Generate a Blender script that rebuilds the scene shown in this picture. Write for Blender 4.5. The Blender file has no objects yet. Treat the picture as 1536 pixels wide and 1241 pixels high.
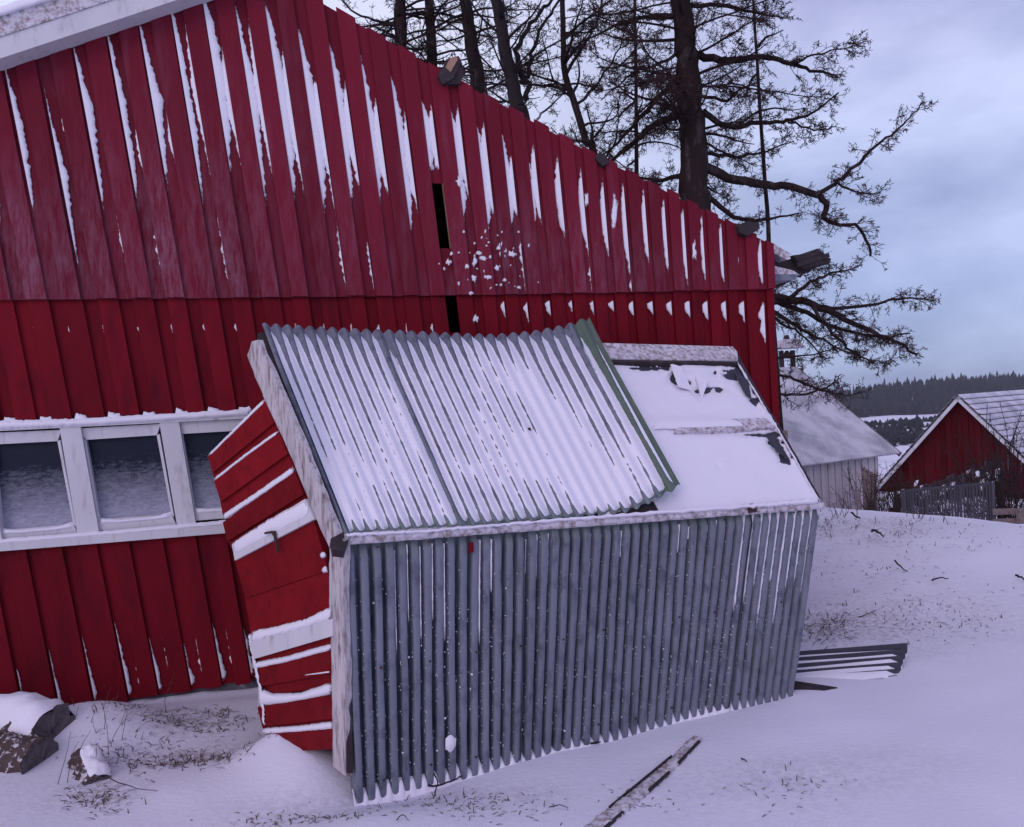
import bpy, math, random
import numpy as np
from mathutils import Vector, Matrix

random.seed(7)
rng = np.random.default_rng(7)
scene = bpy.context.scene
col = scene.collection

# ------------------------------------------------------------------ camera
FPX = 1150.0
EYE = 1.9
ROLL = math.radians(3.1)
PITCH = math.radians(-0.5)
Fv = np.array([0.0, math.cos(PITCH), math.sin(PITCH)])
R0 = np.array([1.0, 0.0, 0.0])
U0 = np.cross(R0, Fv)
Rv = R0 * math.cos(ROLL) - U0 * math.sin(ROLL)
Uv = R0 * math.sin(ROLL) + U0 * math.cos(ROLL)
CAM = np.array([0.0, 0.0, EYE])
cd = bpy.data.cameras.new("camera")
cam = bpy.data.objects.new("camera", cd)
col.objects.link(cam)
cd.sensor_width = 36.0
cd.sensor_fit = 'HORIZONTAL'
cd.lens = FPX / 1536.0 * 36.0
cd.clip_end = 6000
cam.matrix_world = Matrix(((Rv[0], Uv[0], -Fv[0], CAM[0]), (Rv[1], Uv[1], -Fv[1], CAM[1]),
                           (Rv[2], Uv[2], -Fv[2], CAM[2]), (0, 0, 0, 1)))
scene.camera = cam

# ------------------------------------------------------------------ world, sun, exposure
SUN_EL, SUN_AZ = 24.0, 205.0          # degrees; azimuth from +Y towards +X
w = bpy.data.worlds.new("World")
scene.world = w
w.use_nodes = True
nt = w.node_tree
nt.nodes.clear()
N = nt.nodes.new
out = N('ShaderNodeOutputWorld')
bg = N('ShaderNodeBackground')
sky = N('ShaderNodeTexSky')
sky.sky_type = 'NISHITA'
sky.sun_disc = False
sky.sun_elevation = math.radians(SUN_EL)
sky.sun_rotation = math.radians(SUN_AZ)
tc = N('ShaderNodeTexCoord')
sep = N('ShaderNodeSeparateXYZ')
nt.links.new(tc.outputs['Generated'], sep.inputs[0])
# overcast sheet: darker upper cloud, paler low band, soft cloud banks
rampz = N('ShaderNodeValToRGB')
e = rampz.color_ramp.elements
e[0].position = 0.0; e[0].color = (0.44, 0.53, 0.84, 1)
e[1].position = 1.0; e[1].color = (0.44, 0.42, 0.74, 1)
x = e.new(0.10); x.color = (0.40, 0.48, 0.80, 1)
x = e.new(0.30); x.color = (0.55, 0.61, 0.93, 1)
x = e.new(0.55); x.color = (0.48, 0.47, 0.80, 1)
nt.links.new(sep.outputs['Z'], rampz.inputs[0])
mp = N('ShaderNodeMapping')
mp.inputs['Scale'].default_value = (1.3, 1.3, 2.8)
mp.inputs['Location'].default_value = (4.1, 0.4, 0.9)
nt.links.new(tc.outputs['Generated'], mp.inputs[0])
no = N('ShaderNodeTexNoise')
no.inputs['Scale'].default_value = 2.1
no.inputs['Detail'].default_value = 7
no.inputs['Roughness'].default_value = 0.52
nt.links.new(mp.outputs[0], no.inputs['Vector'])
cr = N('ShaderNodeValToRGB')
cr.color_ramp.elements[0].position = 0.40; cr.color_ramp.elements[0].color = (0.68, 0.70, 0.75, 1)
cr.color_ramp.elements[1].position = 0.60; cr.color_ramp.elements[1].color = (1.15, 1.13, 1.08, 1)
nt.links.new(no.outputs['Fac'], cr.inputs[0])
mul = N('ShaderNodeMix'); mul.data_type = 'RGBA'; mul.blend_type = 'MULTIPLY'
mul.inputs['Factor'].default_value = 1.0
nt.links.new(rampz.outputs[0], mul.inputs['A'])
nt.links.new(cr.outputs[0], mul.inputs['B'])
# broad thinning of the cloud cover towards the left half of the sky (x < 0.3)
mr = N('ShaderNodeMapRange')
mr.inputs['From Min'].default_value = 0.45; mr.inputs['From Max'].default_value = -0.1
mr.inputs['To Min'].default_value = 0.0; mr.inputs['To Max'].default_value = 0.55
mr.interpolation_type = 'SMOOTHSTEP'
nt.links.new(sep.outputs['X'], mr.inputs['Value'])
glow = N('ShaderNodeMix'); glow.data_type = 'RGBA'
glow.inputs['B'].default_value = (0.90, 0.93, 1.12, 1)
nt.links.new(mr.outputs[0], glow.inputs['Factor'])
nt.links.new(mul.outputs['Result'], glow.inputs['A'])
# a little of the clear Nishita sky through the cloud
sc_ = N('ShaderNodeMix'); sc_.data_type = 'RGBA'; sc_.blend_type = 'MULTIPLY'
sc_.inputs['Factor'].default_value = 1.0
sc_.inputs['B'].default_value = (0.09, 0.09, 0.09, 1)
nt.links.new(sky.outputs[0], sc_.inputs['A'])
mixs = N('ShaderNodeMix'); mixs.data_type = 'RGBA'
mixs.inputs['Factor'].default_value = 0.9
nt.links.new(sc_.outputs['Result'], mixs.inputs['A'])
nt.links.new(glow.outputs['Result'], mixs.inputs['B'])
nt.links.new(mixs.outputs['Result'], bg.inputs['Color'])
bg.inputs['Strength'].default_value = 1.0
nt.links.new(bg.outputs[0], out.inputs['Surface'])

sl = bpy.data.lights.new("sun", 'SUN')
sl.energy = 0.5
sl.angle = math.radians(25)
sl.color = (1.0, 0.72, 0.80)
so = bpy.data.objects.new("sun", sl)
col.objects.link(so)
a, el = math.radians(SUN_AZ), math.radians(SUN_EL)
sd = Vector((math.sin(a) * math.cos(el), math.cos(a) * math.cos(el), math.sin(el)))
so.rotation_euler = sd.to_track_quat('Z', 'Y').to_euler()

scene.view_settings.view_transform = 'Standard'
scene.view_settings.look = 'None'
scene.view_settings.gamma = 1
scene.view_settings.use_curve_mapping = False
scene.view_settings.exposure = 0.12

# ------------------------------------------------------------------ helpers
def ray(px, py):
    return Fv + Rv * ((px - 768.0) / FPX) + Uv * ((620.5 - py) / FPX)

def at(px, py, Y):
    r = ray(px, py)
    return CAM + r * (Y / r[1])

def ground_at(px, py, z=0.0):
    r = ray(px, py)
    return CAM + r * ((z - EYE) / r[2])

def unit(v):
    return np.asarray(v, float) / np.linalg.norm(v)

class Plane:
    def __init__(s, p, n):
        s.p = np.asarray(p, float); s.n = unit(n)
        if s.n @ (CAM - s.p) < 0: s.n = -s.n
    def hit(s, px, py, d=0.0):
        r = ray(px, py)
        t = (s.n @ (s.p + s.n * d - CAM)) / (s.n @ r)
        return CAM + r * t

def plane3(a, b, c):
    return Plane(a, np.cross(np.asarray(b) - a, np.asarray(c) - a))

def empty(name, loc, label=None, cat=None, group=None):
    o = bpy.data.objects.new(name, None)
    o.location = tuple(loc); o.empty_display_size = 0.1
    col.objects.link(o)
    if label: o['label'] = label
    if cat: o['category'] = cat
    if group: o['group'] = group
    return o

def tag(o, label, cat, group=None):
    o['label'] = label; o['category'] = cat
    if group: o['group'] = group
    return o

def mk(name, verts, faces, mat, parent=None, smooth=False, kind=None, label=None, mats=None, midx=None):
    me = bpy.data.meshes.new(name)
    verts = np.asarray(verts, float).reshape(-1, 3)
    if parent is not None:
        verts = verts - np.array(abs_loc(parent))
    if isinstance(faces, np.ndarray):
        nf, k = faces.shape
        me.vertices.add(len(verts)); me.vertices.foreach_set('co', verts.ravel())
        me.loops.add(nf * k); me.loops.foreach_set('vertex_index', faces.ravel().astype(np.int32))
        me.polygons.add(nf); me.polygons.foreach_set('loop_start', np.arange(0, nf * k, k, dtype=np.int32))
        me.update(calc_edges=True); me.validate()
    else:
        me.from_pydata([tuple(v) for v in verts], [], [tuple(f) for f in faces])
        me.update()
    if mats:
        for m in mats: me.materials.append(m)
        if midx is not None: me.polygons.foreach_set('material_index', midx)
    else:
        me.materials.append(mat)
    if smooth:
        me.polygons.foreach_set('use_smooth', [True] * len(me.polygons))
    o = bpy.data.objects.new(name, me)
    col.objects.link(o)
    if parent is not None: o.parent = parent
    if kind: o['kind'] = kind
    if label: o['label'] = label
    return o

def abs_loc(o):
    v = np.zeros(3)
    while o is not None:
        v += np.array(o.location); o = o.parent
    return v

def grid_faces(nr, nc):
    i = np.arange(nr - 1)[:, None] * nc + np.arange(nc - 1)[None, :]
    i = i.ravel()
    return np.stack([i, i + 1, i + nc + 1, i + nc], 1)

def prism(poly_front, off):
    """closed solid from a 3d polygon and an offset vector going behind it"""
    n = len(poly_front)
    pf = [np.asarray(p, float) for p in poly_front]
    v = pf + [p + off for p in pf]
    f = [tuple(range(n)), tuple(range(2 * n - 1, n - 1, -1))]
    for i in range(n):
        j = (i + 1) % n
        f.append((i, i + n, j + n, j))
    return v, f

class MB:
    def __init__(s): s.v = []; s.f = []
    def add(s, v, f):
        b = len(s.v); s.v.extend([np.asarray(q, float) for q in v])
        s.f.extend([tuple(int(i) + b for i in q) for q in f]); return s
    def prism(s, poly, off): return s.add(*prism(poly, np.asarray(off, float)))
    def box(s, c, ax, ay, az):
        c, ax, ay, az = [np.asarray(q, float) for q in (c, ax, ay, az)]
        return s.prism([c - ax - ay + az, c + ax - ay + az, c + ax + ay + az, c - ax + ay + az], -2 * az)
    def bar(s, p, q, wd, th, up=(0, 0, 1)):
        p, q = np.asarray(p, float), np.asarray(q, float)
        d = unit(q - p); sd = unit(np.cross(d, up)); u = np.cross(sd, d)
        return s.box((p + q) / 2, (q - p) / 2, sd * wd / 2, u * th / 2)
    def build(s, name, mat, parent=None, **k): return mk(name, s.v, s.f, mat, parent, **k)

# smooth value noise
_G = rng.random((256, 256))
def vnoise(x, y):
    x = np.asarray(x, float); y = np.asarray(y, float)
    xi = np.floor(x).astype(int); yi = np.floor(y).astype(int)
    fx = x - xi; fy = y - yi
    fx = fx * fx * (3 - 2 * fx); fy = fy * fy * (3 - 2 * fy)
    g = lambda i, j: _G[i % 256, j % 256]
    return (g(xi, yi) * (1 - fx) + g(xi + 1, yi) * fx) * (1 - fy) + (g(xi, yi + 1) * (1 - fx) + g(xi + 1, yi + 1) * fx) * fy
def fbm(x, y, o=4, g=0.5):
    a, s, t = 1.0, 0.0, 0.0
    for k in range(o):
        s = s + a * (vnoise(x * 2 ** k + 17 * k, y * 2 ** k + 31 * k) - 0.5); t += a; a *= g
    return s / t * 2
def sstep(a, b, x):
    t = np.clip((np.asarray(x, float) - a) / (b - a), 0, 1); return t * t * (3 - 2 * t)

# ------------------------------------------------------------------ materials
def mat(name, base, rough=0.8, metal=0.0, var=0.0, nscale=6.0, nstretch=(1, 1, 1), c2=None, c2thr=(0.5, 0.7),
        bump=0.0, bscale=60.0, bstretch=(1, 1, 1), rand=0.0, spec=0.3, coords='Object'):
    m = bpy.data.materials.new(name); m.use_nodes = True
    t = m.node_tree; n = t.nodes; L = t.links
    b = n['Principled BSDF']
    b.inputs['Roughness'].default_value = rough
    b.inputs['Metallic'].default_value = metal
    b.inputs['Specular IOR Level'].default_value = spec
    tcn = n.new('ShaderNodeTexCoord')
    rgb = n.new('ShaderNodeRGB'); rgb.outputs[0].default_value = (*base, 1)
    cur = rgb.outputs[0]
    if c2 is not None:
        mpn = n.new('ShaderNodeMapping'); mpn.inputs['Scale'].default_value = nstretch
        L.new(tcn.outputs[coords], mpn.inputs[0])
        nz = n.new('ShaderNodeTexNoise'); nz.inputs['Scale'].default_value = nscale
        nz.inputs['Detail'].default_value = 8; nz.inputs['Roughness'].default_value = 0.62
        L.new(mpn.outputs[0], nz.inputs['Vector'])
        r = n.new('ShaderNodeMapRange')
        r.inputs['From Min'].default_value = c2thr[0]; r.inputs['From Max'].default_value = c2thr[1]
        L.new(nz.outputs['Fac'], r.inputs['Value'])
        mx = n.new('ShaderNodeMix'); mx.data_type = 'RGBA'
        L.new(r.outputs[0], mx.inputs['Factor']); L.new(cur, mx.inputs['A'])
        mx.inputs['B'].default_value = (*c2, 1)
        cur = mx.outputs['Result']
    if var or rand:
        nz2 = n.new('ShaderNodeTexNoise'); nz2.inputs['Scale'].default_value = nscale * 0.37
        nz2.inputs['Detail'].default_value = 5
        mp2 = n.new('ShaderNodeMapping'); mp2.inputs['Scale'].default_value = nstretch
        L.new(tcn.outputs[coords], mp2.inputs[0]); L.new(mp2.outputs[0], nz2.inputs['Vector'])
        ma = n.new('ShaderNodeMath'); ma.operation = 'MULTIPLY_ADD'
        ma.inputs[1].default_value = var * 2; ma.inputs[2].default_value = 1 - var
        L.new(nz2.outputs['Fac'], ma.inputs[0])
        oi = n.new('ShaderNodeObjectInfo')
        mb = n.new('ShaderNodeMath'); mb.operation = 'MULTIPLY_ADD'
        mb.inputs[1].default_value = rand * 2; mb.inputs[2].default_value = -rand
        L.new(oi.outputs['Random'], mb.inputs[0])
        ad = n.new('ShaderNodeMath'); ad.operation = 'ADD'
        L.new(ma.outputs[0], ad.inputs[0]); L.new(mb.outputs[0], ad.inputs[1])
        hv = n.new('ShaderNodeHueSaturation'); L.new(cur, hv.inputs['Color']); L.new(ad.outputs[0], hv.inputs['Value'])
        cur = hv.outputs[0]
    L.new(cur, b.inputs['Base Color'])
    if bump:
        mp3 = n.new('ShaderNodeMapping'); mp3.inputs['Scale'].default_value = bstretch
        L.new(tcn.outputs[coords], mp3.inputs[0])
        nz3 = n.new('ShaderNodeTexNoise'); nz3.inputs['Scale'].default_value = bscale; nz3.inputs['Detail'].default_value = 6
        L.new(mp3.outputs[0], nz3.inputs['Vector'])
        bp = n.new('ShaderNodeBump'); bp.inputs['Strength'].default_value = 0.6; bp.inputs['Distance'].default_value = bump
        L.new(nz3.outputs['Fac'], bp.inputs['Height']); L.new(bp.outputs[0], b.inputs['Normal'])
    return m

def over_attr(m, attr, color, gain=1.0, stretch=(1, 1, 1), scale=26):
    """mix a second colour in where the mesh attribute says the surface differs"""
    t = m.node_tree; n = t.nodes; L = t.links; b = n['Principled BSDF']
    src = b.inputs['Base Color'].links[0].from_socket
    an = n.new('ShaderNodeAttribute'); an.attribute_name = attr
    nz = n.new('ShaderNodeTexNoise'); nz.inputs['Scale'].default_value = scale; nz.inputs['Detail'].default_value = 9
    nz.inputs['Roughness'].default_value = 0.72
    tcn = n.new('ShaderNodeTexCoord'); mpx = n.new('ShaderNodeMapping'); mpx.inputs['Scale'].default_value = stretch
    L.new(tcn.outputs['Object'], mpx.inputs[0]); L.new(mpx.outputs[0], nz.inputs['Vector'])
    r = n.new('ShaderNodeMapRange'); r.inputs['From Min'].default_value = 0.40; r.inputs['From Max'].default_value = 0.66
    L.new(nz.outputs['Fac'], r.inputs['Value'])
    mm = n.new('ShaderNodeMath'); mm.operation = 'MULTIPLY'; L.new(an.outputs['Fac'], mm.inputs[0]); L.new(r.outputs[0], mm.inputs[1])
    mg = n.new('ShaderNodeMath'); mg.operation = 'MULTIPLY'; mg.use_clamp = True; mg.inputs[1].default_value = gain
    L.new(mm.outputs[0], mg.inputs[0])
    mx = n.new('ShaderNodeMix'); mx.data_type = 'RGBA'; mx.inputs['B'].default_value = (*color, 1)
    L.new(mg.outputs[0], mx.inputs['Factor']); L.new(src, mx.inputs['A']); L.new(mx.outputs['Result'], b.inputs['Base Color'])

def set_attr(o, name, vals):
    at_ = o.data.attributes.new(name, 'FLOAT', 'POINT')
    at_.data.foreach_set('value', np.asarray(vals, np.float32).ravel())

M = {}
M['snow'] = mat('snow', (0.80, 0.765, 0.86), 0.75, var=0.05, nscale=5, bump=0.006, bscale=90)
M['snow_ground'] = mat('snow_ground', (0.72, 0.69, 0.80), 0.8, var=0.05, nscale=1.6, nstretch=(1, 1.6, 1), bump=0.006, bscale=34, bstretch=(1, 1.3, 1))
over_attr(M['snow_ground'], 'thin', (0.27, 0.22, 0.22), 1.25)
M['red_up'] = mat('red_paint_frosted', (0.155, 0.011, 0.026), 0.7, var=0.22, rand=0.14, nscale=7, nstretch=(1, 1, 0.16), c2=(0.20, 0.06, 0.10), c2thr=(0.55, 0.95), bump=0.002, bscale=40, bstretch=(3, 3, 0.4), spec=.08)
over_attr(M['red_up'], 'frost', (0.36, 0.24, 0.34), 0.40, (1, 1, .18), 30)
M['red'] = mat('red_paint', (0.155, 0.005, 0.013), 0.7, spec=.08, var=0.22, rand=0.15, nscale=8, nstretch=(1, 1, 0.3), c2=(0.085, 0.004, 0.012), c2thr=(0.5, 0.75), bump=0.002, bscale=40, bstretch=(3, 3, 0.4))
M['red_shed'] = mat('red_paint_shed', (0.185, 0.007, 0.012), 0.7, spec=.06, var=0.35, rand=0.16, nscale=14, c2=(0.12, 0.005, 0.010), c2thr=(0.5, 0.75), bump=0.002, bscale=50, bstretch=(1, 1, 4))
M['red_far'] = mat('red_paint_far', (0.085, 0.006, 0.010), 0.8, spec=.05, var=0.3, rand=0.2, nscale=2, nstretch=(1, 1, .3), c2=(0.05, 0.01, 0.012), c2thr=(0.45, 0.75))
M['white'] = mat('white_paint', (0.60, 0.58, 0.63), 0.7, var=0.14, nscale=12, nstretch=(1, 1, 0.3), c2=(0.30, 0.27, 0.28), c2thr=(0.56, 0.8), bump=0.002, bscale=50)
M['white_worn'] = mat('worn_white_wood', (0.50, 0.45, 0.48), 0.85, var=0.3, nscale=34, nstretch=(1.3, 1, 0.22), c2=(0.16, 0.11, 0.12), c2thr=(0.47, 0.68), bump=0.004, bscale=70, bstretch=(1, 1, .3))
M['wood'] = mat('grey_wood', (0.22, 0.17, 0.17), 0.85, var=0.35, nscale=16, nstretch=(1, 3, 3), c2=(0.09, 0.06, 0.06), c2thr=(0.45, 0.7), bump=0.004, bscale=60)
M['wood_frost'] = mat('frosted_wood', (0.27, 0.21, 0.22), 0.85, var=0.35, nscale=30, c2=(0.60, 0.56, 0.63), c2thr=(0.38, 0.56), bump=0.004, bscale=60)
M['wood_tan'] = mat('tan_wood', (0.34, 0.20, 0.14), 0.8, var=0.25, nscale=20)
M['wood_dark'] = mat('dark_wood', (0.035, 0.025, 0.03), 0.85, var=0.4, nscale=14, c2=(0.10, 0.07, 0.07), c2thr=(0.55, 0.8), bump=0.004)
M['metal'] = mat('galvanised_metal', (0.165, 0.175, 0.225), 0.55, 0.10, var=0.30, rand=0.08, nscale=14, nstretch=(1, 1, 0.6), c2=(0.075, 0.08, 0.12), c2thr=(0.50, 0.70), bump=0.006, bscale=30, spec=0.4)
over_attr(M['metal'], 'green', (0.16, 0.22, 0.19), 1.3)
M['green'] = mat('green_painted_metal', (0.105, 0.145, 0.115), 0.6, 0.05, var=0.2, nscale=14, c2=(0.20, 0.22, 0.22), c2thr=(0.58, 0.8))
M['tar'] = mat('tar_paper', (0.045, 0.045, 0.065), 0.8, var=0.3, nscale=14, bump=0.004)
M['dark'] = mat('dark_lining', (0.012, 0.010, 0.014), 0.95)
M['rust'] = mat('rusty_iron', (0.06, 0.03, 0.03), 0.7, 0.2, var=0.3, nscale=30)
M['stone'] = mat('foundation_stone', (0.09, 0.085, 0.10), 0.9, var=0.4, nscale=10, c2=(0.4, 0.38, 0.42), c2thr=(0.55, 0.7), bump=0.01, bscale=20)
M['bark'] = mat('larch_bark', (0.028, 0.018, 0.019), 0.95, spec=.05, var=0.4, nscale=7, nstretch=(1, 1, .4), c2=(0.095, 0.075, 0.082), c2thr=(0.54, 0.74), bump=0.02, bscale=16)
M['bark_frost'] = mat('snowy_bark', (0.022, 0.014, 0.018), 0.9, var=0.3, nscale=3, nstretch=(1, 1, .4), c2=(0.30, 0.28, 0.34), c2thr=(0.60, 0.72), bump=0.02, bscale=16)
M['twig'] = mat('twig', (0.028, 0.017, 0.020), 0.9, var=0.3, nscale=3)
M['twig_red'] = mat('red_twig', (0.042, 0.020, 0.020), 0.9, var=0.3, nscale=3)
M['brush'] = mat('brushwood', (0.06, 0.032, 0.030), 0.9, var=0.4, nscale=4)
M['grass'] = mat('dry_grass', (0.10, 0.065, 0.055), 0.9, var=0.4, nscale=9)
M['logbark'] = mat('log_bark', (0.085, 0.055, 0.055), 0.9, var=0.5, nscale=26, c2=(0.60, 0.56, 0.62), c2thr=(0.54, 0.60), bump=0.03, bscale=40)
M['logend'] = mat('log_end', (0.13, 0.105, 0.115), 0.9, var=0.35, nscale=22, c2=(0.045, 0.035, 0.04), c2thr=(0.5, 0.7), bump=0.006, bscale=50)
M['white_shed'] = mat('pale_boards', (0.56, 0.50, 0.53), 0.85, var=0.2, rand=0.10, nscale=3, nstretch=(1, 1, .2), c2=(0.25, 0.2, 0.22), c2thr=(0.5, 0.8))
M['far_roof'] = mat('frosted_roof_metal', (0.40, 0.39, 0.46), 0.7, var=0.15, nscale=1.0, c2=(0.72, 0.69, 0.78), c2thr=(0.36, 0.58), bump=0.01, bscale=6)
M['tile'] = mat('roof_tile', (0.12, 0.11, 0.14), 0.8, var=0.2)
M['conifer'] = mat('conifer', (0.032, 0.034, 0.044), 0.9, var=0.4, nscale=0.05)
M['fence'] = mat('grey_fence', (0.085, 0.08, 0.10), 0.7, 0.2, var=0.25, rand=0.15, nscale=6)

def powder_mat():
    m = M['snow'].copy(); m.name = 'powder_snow'; M['powder'] = m
    t = m.node_tree; n = t.nodes; L = t.links; b = n['Principled BSDF']
    an = n.new('ShaderNodeAttribute'); an.attribute_name = 'cover'
    tcn = n.new('ShaderNodeTexCoord')
    nz = n.new('ShaderNodeTexNoise'); nz.inputs['Scale'].default_value = 75; nz.inputs['Detail'].default_value = 5; nz.inputs['Roughness'].default_value = .7
    mp_ = n.new('ShaderNodeMapping'); mp_.inputs['Scale'].default_value = (1, 1, .35)
    L.new(tcn.outputs['Object'], mp_.inputs[0]); L.new(mp_.outputs[0], nz.inputs['Vector'])
    ma = n.new('ShaderNodeMath'); ma.operation = 'MULTIPLY_ADD'; ma.inputs[1].default_value = -1.5; ma.inputs[2].default_value = 0.62
    L.new(nz.outputs['Fac'], ma.inputs[0])
    ad = n.new('ShaderNodeMath'); ad.operation = 'ADD'; L.new(an.outputs['Fac'], ad.inputs[0]); L.new(ma.outputs[0], ad.inputs[1])
    mr_ = n.new('ShaderNodeMapRange'); mr_.inputs['From Min'].default_value = 0.02; mr_.inputs['From Max'].default_value = 0.42
    L.new(ad.outputs[0], mr_.inputs['Value']); L.new(mr_.outputs[0], b.inputs['Alpha'])
powder_mat()

def glass_mat():
    m = bpy.data.materials.new('frosted_pane'); m.use_nodes = True
    t = m.node_tree; n = t.nodes; L = t.links; b = n['Principled BSDF']
    b.inputs['Roughness'].default_value = 0.4
    b.inputs['Specular IOR Level'].default_value = 0.2
    tcn = n.new('ShaderNodeTexCoord')
    sp = n.new('ShaderNodeSeparateXYZ'); L.new(tcn.outputs['Generated'], sp.inputs[0])
    mp_ = n.new('ShaderNodeMapping'); mp_.inputs['Rotation'].default_value = (0, 0.5, 0); mp_.inputs['Scale'].default_value = (1, 1, 2.6)
    oi = n.new('ShaderNodeObjectInfo'); va = n.new('ShaderNodeVectorMath'); va.operation = 'ADD'
    L.new(tcn.outputs['Object'], va.inputs[0]); L.new(oi.outputs['Location'], va.inputs[1]); L.new(va.outputs[0], mp_.inputs[0])
    nz = n.new('ShaderNodeTexNoise'); nz.inputs['Scale'].default_value = 16; nz.inputs['Detail'].default_value = 9; nz.inputs['Roughness'].default_value = .7
    nz.inputs['Distortion'].default_value = 1.2
    L.new(mp_.outputs[0], nz.inputs['Vector'])
    ma = n.new('ShaderNodeMath'); ma.operation = 'MULTIPLY_ADD'; ma.inputs[1].default_value = -1.25; ma.inputs[2].default_value = 0.78
    L.new(sp.outputs['Z'], ma.inputs[0])
    mb = n.new('ShaderNodeMath'); mb.operation = 'MULTIPLY_ADD'; mb.inputs[1].default_value = 1.1
    L.new(nz.outputs['Fac'], mb.inputs[0]); L.new(ma.outputs[0], mb.inputs[2])
    r = n.new('ShaderNodeMapRange'); r.inputs['From Min'].default_value = 0.48; r.inputs['From Max'].default_value = 1.30
    L.new(mb.outputs[0], r.inputs['Value'])
    mx = n.new('ShaderNodeMix'); mx.data_type = 'RGBA'
    mx.inputs['A'].default_value = (0.006, 0.009, 0.026, 1); mx.inputs['B'].default_value = (0.36, 0.36, 0.46, 1)
    L.new(r.outputs[0], mx.inputs['Factor']); L.new(mx.outputs['Result'], b.inputs['Base Color'])
    bp = n.new('ShaderNodeBump'); bp.inputs['Distance'].default_value = 0.006; bp.inputs['Strength'].default_value = .5
    L.new(nz.outputs['Fac'], bp.inputs['Height']); L.new(bp.outputs[0], b.inputs['Normal'])
    return m
M['glass'] = glass_mat()

# ------------------------------------------------------------------ key planes
P_base = ground_at(0, 1068, 0.03)
hw = ray(5276, 407); hw[2] = 0; hw = unit(hw)
Zu = np.array([0, 0, 1.0])
WALL = Plane(P_base, np.cross(hw, Zu))
nw = WALL.n
def wc(px, py, d=0.0):
    p = WALL.hit(px, py, d) - P_base
    return p @ hw, p[2]
def wp(s, z, d=0.0):
    return P_base + hw * s + Zu * (z) + nw * d
# note: z here is height above P_base

# ------------------------------------------------------------------ ground
def ground_h(X, Y):
    X = np.asarray(X, float); Y = np.asarray(Y, float)
    cy = np.clip(10.8 - 1.42 * (X - 4.4), 7.2, 13.5)
    t = Y - cy
    h = 0.15 * sstep(-5, -0.5, t)
    h = h - sstep(0, 17, t) * 2.7
    h = h - sstep(30, 130, Y) * 7.5 - sstep(130, 600, Y) * 14.0 + sstep(620, 900, Y) * (9.0 + 14.0 * vnoise(X / 95 + 5.3, Y / 400) + 5 * sstep(380, 620, X)) - sstep(950, 1500, Y) * 30
    h = h + sstep(60, 160, Y) * 6.5 * (vnoise(X / 38 + 9, Y / 60 + 2) - 0.5) * (1 - sstep(600, 700, Y)) * sstep(60, 300, Y)
    near = 1 - sstep(15, 40, Y)
    h = h + near * (0.10 * fbm(X * 0.55 + 5, Y * 0.55 + 1, 3) + 0.012 * fbm(X * 2.6, Y * 3.0 + 7, 2)) * sstep(0.5, 2.5, Y)
    # drift against the shed corner and across the foreground
    g = lambda cx, cyy, sx, sy, rot=0: np.exp(-(((X - cx) * math.cos(rot) + (Y - cyy) * math.sin(rot)) / sx) ** 2 - ((-(X - cx) * math.sin(rot) + (Y - cyy) * math.cos(rot)) / sy) ** 2)
    h = h + 0.12 * g(-1.27, 4.14, 0.42, 0.20, -0.75) + .05 * g(-1.40, 4.30, .16, .13) - 0.07 * g(-2.1, 5.45, .9, .22, .25) + 0.05 * g(-1.35, 4.0, 0.6, 0.3) + 0.06 * g(-0.9, 3.6, 0.5, 0.25) + 0.16 * g(-2.75, 4.75, 0.45, 0.3) - 0.05 * g(-1.3, 4.75, 0.35, 0.25)
    return h - _foot_dip(X, Y, g)

FOOT = []
def _foot_dip(X, Y, g):
    d = 0
    for (cx, cy, z0) in FOOT: d = d + z0 * g(cx, cy, .42, .20, .40)
    return d
def _set_foot():
    c0, d0 = ground_at(530, 1203, 0.0), ground_at(1188, 1037, 0.0)
    P = [c0 + (d0 - c0) * t for t in (0, .25, .5, .75, 1)]
    z = [float(ground_h(p[0], p[1])) + .015 for p in P]
    w = np.array([[math.exp(-(((p[0] - q[0]) * math.cos(.4) + (p[1] - q[1]) * math.sin(.4)) / .42) ** 2 - ((-(p[0] - q[0]) * math.sin(.4) + (p[1] - q[1]) * math.cos(.4)) / .20) ** 2) for q in P] for p in P])
    sol = np.linalg.solve(w, np.array(z))
    for p, q in zip(P, sol): FOOT.append((p[0], p[1], float(q)))
    print('foot heights', z, sol)
_set_foot()

def make_ground():
    ys = np.concatenate([np.linspace(-3, 1.5, 12), np.linspace(1.55, 8.5, 230), np.geomspace(8.56, 40, 150), np.geomspace(41, 3200, 110)])
    us = np.linspace(-1, 1, 330)
    vs = []; at_ = []
    for y in ys:
        half = 6 + max(0, y) * 1.35
        vs.append(np.stack([us * half, np.full_like(us, y), us * 0], 1))
    v = np.concatenate(vs)
    v[:, 2] = ground_h(v[:, 0], v[:, 1])
    o = mk('snowy_ground', v, grid_faces(len(ys), len(us)), M['snow_ground'], smooth=True, kind='structure')
    X, Y = v[:, 0], v[:, 1]
    def blob(px, py, rx, ry):
        c = ground_at(px, py, 0.0)
        return np.exp(-((X - c[0]) / rx) ** 2 - ((Y - c[1]) / ry) ** 2)
    th = 0.6 * blob(1240, 935, 0.6, 0.5) + 0.30 * blob(1370, 915, 1.6, 0.9) + .7 * blob(265, 1092, .55, .16) + .8 * blob(300, 1135, .45, .12) \
        + .35 * blob(700, 1195, .6, .18) + .3 * blob(430, 1225, .4, .15) + .7 * blob(150, 1195, .22, .14) + .5 * blob(1340, 810, 1.2, .8) + .25 * blob(1180, 1150, .5, .2)
    th = th + 0.12 * sstep(0.5, 0.8, vnoise(X * 1.1 + 3, Y * 2.0)) * (Y < 12) + 0.5 * sstep(0.55, .7, vnoise(X / 18, Y / 25)) * (Y > 90)
    set_attr(o, 'thin', np.clip(th, 0, 1))
    return o
make_ground()

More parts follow.
